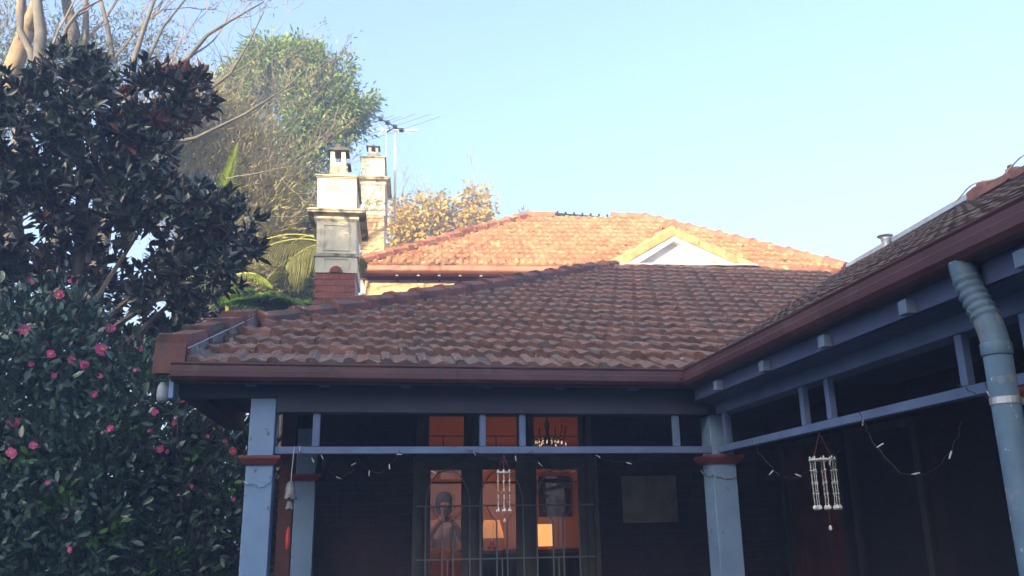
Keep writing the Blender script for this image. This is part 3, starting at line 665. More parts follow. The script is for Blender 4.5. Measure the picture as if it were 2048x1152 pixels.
# downpipe with corrugated elbow
dp = thing('downpipe', (2.03, 2.50, 0), 'weathered pale blue round downpipe with ribbed elbow under the near gutter', 'downpipe')
px, py = 2.135, 2.60
mb = MB(); pts = [(px, py, 0), (px, py, 1.0), (px, py, 2.165)]; mb.tube(pts, .046, 20); pp = mb.build('straight_pipe', M['pipe'], dp, True)
mb = MB(); mb.lathe((px, py, 2.150), [(.0485, 0), (.0505, .004), (.0505, .04), (.0485, .045)], 20); mb.build('collar', M['pipe'], dp, True)
mb = MB(); path = []; n_ = 46
A0, B0, C0, D0 = Vector((px, py, 2.18)), Vector((px, py, 2.30)), Vector((2.112, 2.665, 2.37)), Vector((2.112, 2.67, 2.51))
for i in range(n_+1):
    t = i/n_; path.append(A0*(1-t)**3+3*B0*t*(1-t)**2+3*C0*t*t*(1-t)+D0*t**3)
rad = [.046+(.0045*math.sin(i*1.55) if 14 < i < 40 else 0) for i in range(n_+1)]
mb.tube(path, rad, 20); mb.build('ribbed_elbow', M['pipe'], dp, True)
for z in (1.98, 1.30):
    mb = MB(); mb.lathe((px, py, z), [(.0465, 0), (.0490, .002), (.0490, .024), (.0465, .026)], 20); mb.box((px+.04, py-.006, z+.002), (px+.20, py+.006, z+.024)); mb.build('pipe_strap', M['metal'], dp)
# vent pipe standing beyond the far ridge
vp_ = thing('roof_vent', (7.02, 10.3, 5.0), 'small pale round vent pipe with flat rim behind the brown roof ridge', 'vent')
mb = MB(); mb.lathe((7.02, 10.3, 4.9), [(.055, 0), (.055, .42), (.062, .50), (.075, .54)], 18); mb.build('pipe', M['metal'], vp_, True)
mb = MB(); mb.lathe((7.02, 10.3, 5.44), [(.075, 0), (.108, .012), (.110, .022), (.075, .030)], 18); mb.build('rim', M['metal'], vp_, True)

# =================================================================== REAR HOUSE
rh = thing('brick_house', (4, 17, 0), 'rear brick house with sunlit orange hip roof, red gutter and dark panel on its ridge', 'house')
RB = R(5.0); exB = Vector((math.cos(RB), -math.sin(RB), 0)); eyB0 = Vector((math.sin(RB), math.cos(RB), 0))
EB = Vector((-.33, 15.0, 6.24))
thB = R(33); eyB = eyB0*math.cos(thB)+Vector((0, 0, math.sin(thB))); nB = exB.cross(eyB)
def uvB(p):
    d = Vector(p)-EB; s = d.dot(eyB0)/math.cos(thB); return d.dot(exB), s
def solve_ridge(px, py):
    """place on the roof plane where the line of sight to a measured point meets it"""
    d = rt*(px-1024)/1705+up*(576-py)/1705+fw
    t = (EB-CAM).dot(nB)/d.dot(nB); return uvB(CAM+d*t)
rdl = (3.42, 4.10); rdr = (6.15, 4.10)
ueR = 9.1
polyB = [(0, 0), rdl, rdr, (ueR, 0)]
def onB(u, s, h=0): return EB+Vector((0, 0, .0))+exB*u+eyB*s+nB*h
mb = MB(); mb.prism([onB(a, b, -.012) for a, b in polyB], nB*-.06); roofB = mb.build('roof', M['under'], rh)
OB = EB+eyB*.03
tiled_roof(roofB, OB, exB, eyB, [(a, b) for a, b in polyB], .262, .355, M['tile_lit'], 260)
cap_run(roofB, onB(0, 0), onB(*rdl), .42, .26, .10, M['cap_lit'], 'hip_tile', .3, M['cap_lit'], .03)
cap_run(roofB, onB(*rdr), onB(ueR, 0), .42, .26, .10, M['cap_lit'], 'hip_tile', .3, M['cap_lit'], .03)
cap_run(roofB, onB(*rdl), onB(rdl[0]+.62, rdl[1]), .42, .26, .10, M['cap_lit'], 'ridge_tile', .3, None, .03)
cap_run(roofB, onB(rdr[0]-.75, rdr[1]), onB(*rdr), .42, .26, .10, M['cap_lit'], 'ridge_tile', .3, None, .03)
q0, q1 = onB(rdl[0]+.62, rdl[1]), onB(rdr[0]-.75, rdr[1])
mb = MB(); mb.prism([q0+Vector((0, .05, -.02)), q1+Vector((0, .05, -.02)), q1+Vector((0, .05, .055)), q0+Vector((0, .05, .16))], (0, .03, 0)); rv = mb.build('ridge_panel', M['black'], roofB)
mb = MB(); mb.prism([q0+Vector((0, .0, -.03)), q1+Vector((0, .0, -.03)), q1+Vector((0, .0, .012)), q0+Vector((0, .0, .012))], (0, .04, 0)); mb.build('ridge_edge', M['cap_lit'], roofB)
for i in range(7):
    t = (i+.6)/7; p = q0.lerp(q1, t)+Vector((0, .05, .14-.08*t))
    MB().box((p.x-.018, p.y-.02, p.z-.02), (p.x+.018, p.y+.04, p.z+.055)).build('ridge_clip', M['black'], roofB)
# back slopes (hidden side) so that the house is closed
rA, rB_ = onB(*rdl), onB(*rdr); backL, backR = EB+eyB0*8.6, EB+exB*ueR+eyB0*8.6
mb = MB(); mb.add([onB(0, 0, -.03), onB(ueR, 0, -.03), backR, backL, rA+Vector((0, 0, -.04)), rB_+Vector((0, 0, -.04))], [(0, 4, 3), (1, 2, 5), (3, 4, 5, 2), (0, 3, 2, 1)]); mb.build('rear_slopes', M['tile_lit'], roofB)
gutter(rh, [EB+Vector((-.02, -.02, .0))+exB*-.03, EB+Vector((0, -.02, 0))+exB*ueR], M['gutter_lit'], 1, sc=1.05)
mb = MB()
def pB(u, d, z): return EB*1+exB*u+eyB0*d+Vector((0, 0, z-EB.z))
def boxB(mb, u0, u1, d0, d1, z0, z1): 
    mb.add([pB(u0, d0, z0), pB(u1, d0, z0), pB(u1, d1, z0), pB(u0, d1, z0), pB(u0, d0, z1), pB(u1, d0, z1), pB(u1, d1, z1), pB(u0, d1, z1)],
           [(0, 3, 2, 1), (4, 5, 6, 7), (0, 1, 5, 4), (1, 2, 6, 5), (2, 3, 7, 6), (3, 0, 4, 7)]); return mb
boxB(mb, .10, ueR-.4, .40, 8.2, 0, 6.13); wB = mb.build('wall', M['mortar_warm'], rh)
boxB(MB(), 0, ueR-.1,   .131, .398, 6.128, 6.140).build('soffit', M['maroon'], rh)
boxB(MB(), 0, ueR-.1, .115, .130, 6.125, 6.20).build('fascia', M['gutter_lit'], rh)
boxB(MB(), .02, ueR-.1, .36, .398, 6.07, 6.126).build('wall_plate', M['maroon'], rh)
for i in range(7):
    u = .70+.385*i
    boxB(MB(), u-.025, u+.025, .13, .17, 6.082, 6.126).build('rafter_end', M['white'], rh)
    boxB(MB(), u-.022, u+.022, .335, .385, 6.035, 6.068).build('bracket', M['maroon'], rh)
bricks(wB, EB+eyB0*.40+Vector((0, 0, -EB.z)), exB, -eyB0, .12, 3.6, 5.35, 6.02, M['brick_warm'], maxparts=150, order=lambda c: -c[2])

# chimneys: built in a local frame, front face at y=0
def chimney(cx, fy, z0, rot, lean, depth, sc, label, zb, brick, wb, rows_z0, zs, cow_h=1.0, arch=False, lit=True):
    cr_, sr_ = math.cos(rot), math.sin(rot)
    def T(x, y, z): return Vector((cx+x*cr_+y*sr_-lean*(z-z0), fy-x*sr_+y*cr_, z))
    def tb(mb, x0, x1, y0, y1, za, zb_, x0t=None, x1t=None, y0t=None, y1t=None):
        x0t = x0 if x0t is None else x0t; x1t = x1 if x1t is None else x1t; y0t = y0 if y0t is None else y0t; y1t = y1 if y1t is None else y1t
        mb.add([T(x0, y0, za), T(x1, y0, za), T(x1, y1, za), T(x0, y1, za), T(x0t, y0t, zb_), T(x1t, y0t, zb_), T(x1t, y1t, zb_), T(x0t, y1t, zb_)],
               [(0, 3, 2, 1), (4, 5, 6, 7), (0, 1, 5, 4), (1, 2, 6, 5), (2, 3, 7, 6), (3, 0, 4, 7)]); return mb
    h = wb/2; D = depth
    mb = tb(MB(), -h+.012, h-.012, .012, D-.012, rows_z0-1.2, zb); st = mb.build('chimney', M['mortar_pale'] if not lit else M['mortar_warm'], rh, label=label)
    for (ox, oy, ex_, ny_, L) in ((-h, .012, (1, 0), (0, -1), wb), (h-.012, 0, (0, 1), (1, 0), D)):
        O = T(ox, oy, 0)+Vector((lean*(0-z0), 0, 0))
        ex3 = Vector((ex_[0]*cr_+ex_[1]*sr_, -ex_[0]*sr_+ex_[1]*cr_, 0)); ny3 = Vector((ny_[0]*cr_+ny_[1]*sr_, -ny_[0]*sr_+ny_[1]*cr_, 0))
        bricks(st, O, ex3, ny3, 0, L, rows_z0, zb, M[brick], maxparts=60, order=lambda c: -c[2], lean=lean)
    zl, zm, zt, zc0, zc1, zu, zf = zs     # block base, moulding, shaft top, cornice bottom/top, upper box top, flue top
    R_, RD = M['render'], M['render_dirty']
    tb(MB(), -h-.012, h+.012, -.012, D+.012, zb+.001, zm).build('base_block', R_, st)
    m1 = MB(); tb(m1, -h-.03, h+.03, -.03, D+.03, zm+.001, zm+.03); tb(m1, -h-.015, h+.015, -.015, D+.015, zm+.031, zm+.05); m1.build('moulding', RD, st)
    tb(MB(), -h, h, 0, D, zm+.051, zt).build('shaft', R_, st)
    if arch:
        m1 = MB(); n_ = 10; pts = [T(.085*math.cos(t), -.013, zb+.005+.085*math.sin(t)) for t in np.linspace(0, PI, n_)]
        m1.prism(pts, T(0, -.022, 0)-T(0, 0, 0)); m1.build('arch_brick', M[brick], st)
        for (a, b, c, d) in ((-h+.09, h-.09, zm+.09, zm+.10), (-h+.09, h-.09, zt-.06, zt-.05)): tb(MB(), a, b, -.012, -.001, c, d).build('panel_bead', R_, st)
        for sx_ in (-1, 1): tb(MB(), sx_*(h-.095)-.006, sx_*(h-.095)+.006, -.0125, -.001, zm+.09, zt-.05).build('panel_bead', R_, st)
        for sx_ in (-1, 1): tb(MB(), sx_*(h-.095)-.006, sx_*(h-.095)+.006, -.0245, -.013, zb+.06, zm-.03).build('panel_bead', R_, st)
        tb(MB(), -h+.09, h-.09, -.024, -.013, zm-.032, zm-.022).build('panel_bead', R_, st)
    m1 = MB(); tb(m1, -h-.005, h+.005, -.005, D+.005, zt+.001, zt+.03, -h-.035, h+.035, -.035, D+.035); tb(m1, -h-.035, h+.035, -.035, D+.035, zt+.031, zc0); m1.build('cove', R_, st)
    e = .115*sc
    m1 = MB(); tb(m1, -h-.04, h+.04, -.04, D+.04, zc0+.001, zc0+.03*sc, -h-e, h+e, -e, D+e); tb(m1, -h-e, h+e, -e, D+e, zc0+.031*sc, zc1-.02); tb(m1, -h-e-.012, h+e+.012, -e-.012, D+e+.012, zc1-.019, zc1); tb(m1, -h-e+.02, h+e-.02, -e+.02, D+e-.02, zc1+.001, zc1+.02); m1.build('cornice', RD, st)
    hu = h*1.0
    tb(MB(), -hu, hu, 0, D, zc1+.021, zu).build('upper_shaft', R_, st)
    m1 = MB(); tb(m1, -hu-.015, hu+.015, -.015, D+.015, zu+.001, zu+.02); tb(m1, -hu-.032, hu+.032, -.032, D+.032, zu+.021, zu+.045); m1.build('cap_moulding', RD, st)
    for yc in (D*.25, D*.75):
        z = zu+.046; fh = zf-zu; w_ = .125*sc
        f = tb(MB(), -w_, w_, yc-w_, yc+w_, z, z+fh*.36, -w_*.82, w_*.82, yc-w_*.82, yc+w_*.82).build('flue_pedestal', RD, st)
        m1 = MB(); a = w_*.82
        tb(m1, -a, a, yc-a, yc+a, z+fh*.361, z+fh*.44)
        for qx in (-1, 1):
            for qy in (-1, 1): tb(m1, qx*a*.72-.028, qx*a*.72+.028, yc+qy*a*.72-.028, yc+qy*a*.72+.028, z+fh*.441, z+fh*.73)
        m1.build('flue_pot', R_, st)
        m1 = MB(); tb(m1, -w_*1.18, w_*1.18, yc-w_*1.18, yc+w_*1.18, z+fh*.731, z+fh*.76); tb(m1, -w_*1.18, w_*1.18, yc-w_*1.18, yc+w_*1.18, z+fh*.761, z+fh*.88, -w_*.35, w_*.35, yc-w_*.35, yc+w_*.35)
        tb(m1, -.03, .03, yc-.03, yc+.03, z+fh*.881, z+fh*.97); m1.build('cowl', M['soot'], st)
    return st
chimney(-.507, 11.0, 4.5, R(2), .030, .95, 1.0, 'nearer chimney with red brick base and cream moulded render', 4.88, 'brick', .52, 4.02, (4.88, 5.10, 5.60, 5.66, 5.74, 6.225, 6.80), arch=True, lit=False)
chimney(-.075, 17.0, 7.3, R(3), .030, .95, 1.0, 'farther cream chimney with pale brick lower stack', 7.95, 'brick_warm', .485, 6.6, (7.95, 8.05, 8.62, 8.70, 8.785, 9.25, 9.63), lit=True)

# tv antenna on its mast beside the far chimney
an = thing('tv_antenna', (.34, 17.5, 7.8), 'dark yagi television antenna with long thin rods on a white mast beside the far chimney', 'antenna')
K = 17.5/17
def A(x, z, y=17.5): return Vector((x*y/17, y, 1.6+(z-1.6)*y/17))
mb = MB(); mb.tube([A(.364, 7.80), A(.325, 9.86)], .028, 8); mb.build('mast', M['white'], an, True)
mb = MB(); mb.tube([A(.17, 8.2), A(.135, 9.93)], .011, 6); mb.build('mast', M['white'], an, True)
mb = MB()
for z in (7.95, 8.33): mb.tube([A(.18, z), A(.37, z)], .018, 6)
mb.tube([A(.19, 7.95), A(.185, 8.33)], .018, 6); mb.build('bracket', M['white'], an)
b0, b1 = Vector((-.60, 16.25, 10.12)), Vector((.475, 17.45, 10.16))
bd = (b1-b0).normalized(); pe = Vector((bd.y, -bd.x, 0))
mb = MB(); mb.tube([b0, b1], .016, 6); mb.build('boom', M['aerial'], an)
for t, hl in ((.06, .10), (.15, .11), (.24, .12), (.33, .13), (.42, .14), (.50, .17), (.60, .32), (.68, .42), (.74, .74), (.86, 1.0), (.995, 1.10)):
    c = b0.lerp(b1, t); mb = MB(); mb.tube([c-pe*hl+Vector((0, 0, .02)), c+pe*hl+Vector((0, 0, .02))], .0045, 4); mb.build('rod', M['aerial'], an)
for t in (.56, .70, .86, .995):
    c = b0.lerp(b1, t); MB().box((c.x-.045, c.y-.045, c.z-.03), (c.x+.045, c.y+.045, c.z+.035)).build('clamp', M['wire'], an)
mb = MB(); mb.tube([b0.lerp(b1, .66), b0.lerp(b1, .70)+Vector((.06, .03, -.14)), A(.14, 9.88)], .010, 5); mb.tube([b0.lerp(b1, .86), A(.14, 9.86)], .012, 5); mb.build('stay', M['wire'], an)
mb = MB(); mb.tube([A(.06, 9.93), A(.80, 9.95)], .014, 6); mb.build('boom', M['white'], an)
for i in range(14):
    c = A(.10+.052*i, 9.94); mb = MB(); mb.tube([c+Vector((-.03, .12, 0)), c+Vector((.03, -.12, .01))], .005, 4); mb.build('rod', M['white'], an)
mb = MB(); c = A(-.05, 9.93); mb.tube([A(.06, 9.93), A(-.03, 10.05)], .008, 4); mb.tube([A(.06, 9.93), A(-.03, 9.80)], .008, 4); mb.tube([A(-.04, 9.93), A(.06, 9.93)], .008, 4); mb.build('reflector', M['white'], an)

# =================================================================== room behind the french doors
rm = thing('sitting_room', (1.5, 10.0, .35), 'warmly lit room behind the french doors with terracotta walls', 'room')
MB().box((-.4, 7.76, .30), (3.7, 12.2, .36)).build('floor', M['floor'], rm)
MB().box((-.4, 12.2, .36), (3.7, 12.3, 3.45)).build('rear_wall', M['int_wall'], rm)
MB().box((-.5, 7.76, .36), (-.4, 12.3, 3.0)).build('side_wall', M['int_wall'], rm)
MB().box((3.7, 7.76, .36), (3.8, 12.3, 3.45)).build('side_wall', M['int_wall'], rm)
mb = MB(); mb.prism([(-.4, 7.76, 3.0), (-.4, 12.2, 3.40), (-.4, 12.2, 3.44), (-.4, 7.76, 3.04)], (4.1, 0, 0)); mb.build('ceiling', M['int_wall'], rm)
MB().box((.3, 12.12, 2.62), (3.0, 12.19, 2.68)).build('picture_rail', M['mantel'], rm)
bevel(MB().box((2.35, 12.10, 1.75), (2.80, 12.15, 2.3)).build('picture_frame', M['int_dark'], rm))
sb = thing('sideboard', (1.6, 11.3, .36), 'dark sideboard with a red-brown top seen through the french doors', 'sideboard')
bevel(MB().box((.55, 11.0, .42), (2.9, 11.5, 1.30)).build('body', M['int_dark'], sb)); bevel(MB().box((.50, 10.96, 1.302), (2.95, 11.54, 1.345)).build('top', M['mantel'], sb))
for x in (.6, 2.78): MB().box((x, 11.05, .36), (x+.08, 11.13, .42)).build('foot', M['int_dark'], sb)
def lamp(name, x, y, z, r0, r1, h, mat, label, e, base=.16, watt=8):
    t = thing(name, (x, y, z), label, 'lamp')
    mb = MB(); mb.lathe((x, y, z), [(.06, 0), (.065, .02), (.02, .05), (.03, base*.5), (.015, base)], 12); mb.build('base', M['mantel'], t, True)
    mb = MB(); n_ = 20; V = []; 
    for rr, zz in ((r0, 0), (r1, h), (r1-.006, h), (r0-.006, 0)):
        for j in range(n_): V.append((x+rr*math.cos(2*PI*j/n_), y+rr*math.sin(2*PI*j/n_), z+base+zz))
    F = [(i*n_+j, i*n_+(j+1) % n_, ((i+1) % 4)*n_+(j+1) % n_, ((i+1) % 4)*n_+j) for i in range(4) for j in range(n_)]
    mb.add(V, F); mb.build('shade', mat, t, True)
    l = bpy.data.lights.new('bulb_light', 'POINT'); l.energy = watt; l.color = (1.0, .50, .20); l.shadow_soft_size = .05
    lo = bpy.data.objects.new('bulb_light', l); COL.objects.link(lo); lo.parent = t; lo.location = (0, 0, base+h+.06)
    return t
lamp('table_lamp', 2.22, 11.2, 1.347, .125, .125, .27, M['lamp_shade'], 'table lamp with bright amber drum shade, right of the hanging shell chime', 1, .03, 1.6)
lamp('table_lamp', 1.56, 11.25, 1.347, .16, .10, .22, M['lamp_shade2'], 'dimmer lamp with flared shade behind the middle door leaf', 1, .14, 1)
lamp('added_fill_lamp', .02, 8.7, .36, .12, .10, .16, M['lamp_shade2'], 'added fill lamp hidden left of the door opening, lighting the figure and room', 1, 2.25, 9.0)  # added out of sight to light the figure and the upper walls
ac = thing('armchair', (.80, 9.9, .36), 'tan round-backed armchair behind the left door leaf', 'armchair')
mb = MB(); 
pts = [(.80+.36*math.cos(t), 9.95, 1.18+.22*math.sin(t)) for t in np.linspace(0, PI, 12)]
mb.prism([(1.16, 9.95, .62)]+pts+[(.44, 9.95, .62)], (0, .14, 0)); bevel(mb.build('backrest', M['cushion'], ac), .03)
bevel(MB().box((.46, 9.36, .50), (1.14, 9.94, .74)).build('seat', M['cushion'], ac), .03)
for sx_ in (.40, 1.14): bevel(MB().box((sx_, 9.36, .46), (sx_+.10, 9.94, .94)).build('armrest', M['cushion'], ac), .02)
for x in (.46, 1.08):
    for y in (9.42, 9.86): MB().box((x, y, .36), (x+.05, y+.05, .46)).build('leg', M['mantel'], ac)
# chandelier hanging behind the right transom light
ch = thing('chandelier', (1.72, 8.6, 2.3), 'small crystal chandelier hanging behind the right-hand transom light', 'chandelier')
cx, cy = 1.76, 8.55
mb = MB(); mb.tube([(cx, cy, 3.03), (cx, cy, 2.42)], .006, 5); mb.lathe((cx, cy, 2.40), [(.02, 0), (.035, .06), (.015, .14), (.03, .2), (.01, .26)], 8); mb.build('stem', M['black'], ch)
for i in range(7):
    t = 2*PI*i/7; c, s_ = math.cos(t), math.sin(t); mb = MB()
    mb.tube([(cx, cy, 2.50), (cx+.08*c, cy+.08*s_, 2.44), (cx+.17*c, cy+.17*s_, 2.47), (cx+.19*c, cy+.19*s_, 2.55), (cx+.19*c, cy+.19*s_, 2.60)], .007, 5); mb.build('arm', M['black'], ch)
    mb = MB()
    for k in range(4): mb.lathe((cx+(.19-.045*k)*c, cy+(.19-.045*k)*s_, 2.40+.012*k), [(.001, 0), (.007, .012), (.001, .035)], 5)
    mb.build('crystal', M['crystal'], ch)

# figure in the room standing in for a reflection in the door glass: one continuous body grown with a skin modifier
def skin_body(name, joints, edges, mats, parent, matfn, root=0):
    me = bpy.data.meshes.new(name); me.from_pydata([j[0] for j in joints], edges, []); o = bpy.data.objects.new(name, me); COL.objects.link(o)
    s = o.modifiers.new('skin', 'SKIN'); 
    for i, j in enumerate(joints): me.skin_vertices[0].data[i].radius = (j[1], j[2] if len(j) > 2 else j[1])
    me.skin_vertices[0].data[root].use_root = True
    sub = o.modifiers.new('sub', 'SUBSURF'); sub.levels = 2; sub.render_levels = 2
    dg = bpy.context.evaluated_depsgraph_get(); ev = bpy.data.meshes.new_from_object(o.evaluated_get(dg))
    bpy.data.objects.remove(o)
    ev.materials.clear()
    for m in mats: ev.materials.append(m)
    for p in ev.polygons: p.use_smooth = True; p.material_index = matfn(p.center)
    return put(name, ev, parent, wl(parent))
pe_ = thing('person', (.88, 10.45, .36), 'figure standing in for a reflection in the left glass door, loose white top, dark trousers, both hands raised', 'person')
J = [((0, 0, .88), .125, .10), ((0, 0, 1.05), .12, .095), ((0, 0, 1.24), .15, .11), ((0, .01, 1.36), .07, .07), ((0, 0, 1.42), .045, .045),
     ((-.16, 0, 1.31), .05), ((-.22, -.08, 1.10), .042), ((-.12, -.28, 1.27), .032), ((-.06, -.33, 1.34), .028),
     ((.16, 0, 1.31), .05), ((.22, -.08, 1.10), .042), ((.12, -.28, 1.27), .032), ((.06, -.33, 1.34), .028),
     ((-.085, 0, .80), .085), ((-.095, -.01, .45), .058), ((-.10, .02, .08), .042), ((-.10, -.12, .035), .035),
     ((.085, 0, .80), .085), ((.095, -.01, .45), .058), ((.10, .02, .08), .042), ((.10, -.12, .035), .035),
     ((0, -.005, 1.50), .075, .085), ((0, 0, 1.58), .068, .08)]
Ed = [(0, 1), (1, 2), (2, 3), (3, 4), (2, 5), (5, 6), (6, 7), (7, 8), (2, 9), (9, 10), (10, 11), (11, 12), (0, 13), (13, 14), (14, 15), (15, 16), (0, 17), (17, 18), (18, 19), (19, 20), (4, 21), (21, 22)]
def pm(c):
    if c.z < .07: return 3
    if c.z < .86: return 2
    if c.z > 1.385 and abs(c.x) < .1 and c.y > -.15: return 0
    if c.y < -.13: return 0
    return 1
skin_body('body', J, Ed, [M['skin'], M['shirt'], M['trousers'], M['int_dark']], pe_, pm)
mb = MB(); px0, py0, pz0 = .88, 10.45, .36
V = []; n_ = 14
mb.lathe((px0, py0+.012, pz0), [(.05, 1.40), (.096, 1.44), (.104, 1.52), (.102, 1.60), (.07, 1.66), (.01, 1.68)], n_)
mb.v = [(x, y if y > py0-.03 else py0-.03+(y-py0+.03)*(.25 if z < pz0+1.57 else 1.0), z) for x, y, z in mb.v]; mb.build('hair', M['hair'], pe_, True)
mb = MB()   # face: eyes, nose, mouth, ears
mb.lathe((px0-.03, py0-.083, pz0+1.527), [(.001, -.008), (.009, 0), (.001, .008)], 6); mb.lathe((px0+.03, py0-.083, pz0+1.527), [(.001, -.008), (.009, 0), (.001, .008)], 6); mb.build('eyes', M['white'], pe_)
mb = MB(); mb.prism([(px0-.012, py0-.082, pz0+1.485), (px0+.012, py0-.082, pz0+1.485), (px0, py0-.088, pz0+1.525)], (0, -.012, -.004)); mb.build('nose', M['skin'], pe_)
MB().box((px0-.022, py0-.086, pz0+1.452), (px0+.022, py0-.080, pz0+1.460)).build('mouth', M['mantel'], pe_)
for sx_ in (-1, 1):                                            # shirt body falling loose, and hands with fingers round the phone
    for f in range(4):
        mb = MB(); x = px0+sx_*.055; z = pz0+1.33+.018*f
        mb.tube([(x, py0-.33, z), (x-sx_*.01, py0-.355, z+.008), (x-sx_*.035, py0-.362, z+.010)], [.009, .008, .006], 5); mb.build('finger', M['skin'], pe_, True)
    mb = MB(); mb.tube([(px0+sx_*.05, py0-.32, pz0+1.33), (px0+sx_*.03, py0-.335, pz0+1.325), (px0+sx_*.012, py0-.338, pz0+1.335)], [.011, .01, .007], 5); mb.build('thumb', M['skin'], pe_, True)
mb = MB(); n_ = 16; V = []
for z, rx, ry in ((.80, .165, .125), (.95, .15, .115), (1.12, .14, .108), (1.26, .15, .105)):
    for j in range(n_): t = 2*PI*j/n_; V.append((px0+rx*math.cos(t)*(1+.04*math.sin(5*t)), py0+ry*math.sin(t), pz0+z+(.02*math.sin(3*t) if z < .9 else 0)))
F = [(i*n_+j, i*n_+(j+1) % n_, (i+1)*n_+(j+1) % n_, (i+1)*n_+j) for i in range(3) for j in range(n_)]
mb.add(V, F); mb.build('loose_top', M['shirt'], pe_, True)
ph = thing('phone', (.88, 10.11, 1.70), 'small dark phone held up by the figure that stands in for a reflection', 'phone')
bevel(MB().box((.842, 10.102, 1.68), (.918, 10.112, 1.83)).build('case', M['black'], ph), .004)
MB().box((.848, 10.1125, 1.69), (.912, 10.1135, 1.82)).build('screen', emit_mat('phone_screen', (.6, .7, .9), .3), ph)

# =================================================================== hanging chimes
def shell_chime(name, x, y, ztop, zdisc, zbot, zdrop, r, n, label, red=True, hook=True):
    t = thing(name, (x, y, zdisc), label, 'wind chime')
    if hook:
        mb = MB(); mb.tube([(x, y, ztop), (x-.012, y, ztop+.02), (x, y, ztop+.038), (x+.012, y, ztop+.02), (x, y, ztop)], .002, 5); mb.build('hook', M['black'], t)
    mb = MB()
    for i in range(0, n, 2 if hook else 1):
        a = 2*PI*i/n+.4; mb.tube([(x, y, ztop), (x+r*math.cos(a), y+r*math.sin(a), zdisc+.012)], .0011, 4)
    mb.build('cords', M['cord_dark'] if hook else M['cord'], t)
    mb = MB(); mb.lathe((x, y, zdisc-.004), [(r*1.12, 0), (r*1.15, .004), (r*1.12, .009)], 18); mb.build('disc', M['shell'], t)
    for i in range(n):
        a = 2*PI*i/n+.4; sx_, sy = x+r*math.cos(a), y+r*math.sin(a); H_ = zdisc-zbot; mb = MB()
        k = int(H_/.0085); mb.lathe((sx_, sy, zdisc+.004), [(.002, 0), (.006, .006), (.002, .016)], 6, .3, 0)
        for j in range(k):
            z = zdisc-.012-j*.0085; big = (.0040 if red else .0030)+.0018*((j*7+i*3) % 5 == 0); jx = random.gauss(0, .0009); mi = 0
            if red and abs(j-k*.50) < .6: big = .017; mi = 1
            elif (not red) and abs(j-k*.47) < .7: big = .0085; mi = 0
            elif abs(j-k*.20) < .5: big = .0105
            elif abs(j-k*.72) < .5: big = .0085; mi = 1 if red else 0
            mb.lathe((sx_+jx, sy, z-.004), [(.001, -.0005), (big, .0038), (.001, .0082 if big < .01 else .0100)], 6, .001+random.random()*.99, mi)
        mb.lathe((sx_, sy, zbot-.022), [(.004, 0), (.013, .008), (.011, .018), (.003, .026)], 8, .5, 0)
        mb.build('shell_strand', [M['shell'], M['shell_red']], t)
    mb = MB(); mb.tube([(x, y, zdisc), (x+.003, y, zdrop+.012)], .0012, 4); mb.build('centre_cord', M['cord'], t)
    mb = MB(); mb.lathe((x+.003, y, zdrop-.012), [(.002, 0), (.0095, .008), (.008, .02), (.002, .028)], 8); mb.build('drop', M['shell'], t, True)
    return t
shell_chime('shell_chime', .862, 5.63, 2.074, 1.952, 1.722, 1.648, .043, 6, 'shell wind chime with a row of coral discs in front of the middle door leaf', True, False)
shell_chime('shell_chime', 2.37, 4.285, 2.07, 1.925, 1.690, 1.575, .062, 8, 'all-white shell wind chime hooked over the right-hand rail', False, True)
bc = thing('bell_chime', (-.489, 5.60, 1.84), 'grey flower-shaped double bell with long red tassel beside the left post', 'wind chime')
bx, by = -.487, 5.605
mb = MB(); mb.tube([(bx+.010, by, 2.12), (bx+.004, by-.01, 2.0), (bx, by, 1.905)], .0024, 5); mb.build('cord', M['bulb'], bc)
def bell(z0, r, h, nm):
    n_ = 24; V = []; prof = [(.25, 1.0), (.62, .90), (.78, .68), (.84, .40), (.95, .14), (1.10, 0)]
    for k, (rr, zz) in enumerate(prof):
        for j in range(n_):
            t = 2*PI*j/n_; w_ = (.12*abs(math.sin(3*t)) if k == len(prof)-1 else 0)
            V.append((bx+r*rr*math.cos(t), by+r*rr*math.sin(t), z0+h*zz+h*w_*1.6))
    F = [(i*n_+j, (i+1)*n_+j, (i+1)*n_+(j+1) % n_, i*n_+(j+1) % n_) for i in range(len(prof)-1) for j in range(n_)]+[tuple(range(n_))]
    mb = MB(); mb.add(V, F); o = mb.build(nm, M['bellglass'], bc, True); s = o.modifiers.new('thick', 'SOLIDIFY'); s.thickness = .003
bell(1.79, .037, .115, 'upper_bell'); bell(1.733, .026, .060, 'lower_bell')
mb = MB(); mb.tube([(bx, by, 1.79), (bx, by, 1.62)], .0015, 4); mb.build('cord', M['cord'], bc)
mb = MB(); mb.lathe((bx, by, 1.50), [(.011, 0), (.014, .05), (.010, .11), (.004, .13)], 10); mb.build('tassel', M['tassel'], bc, True)

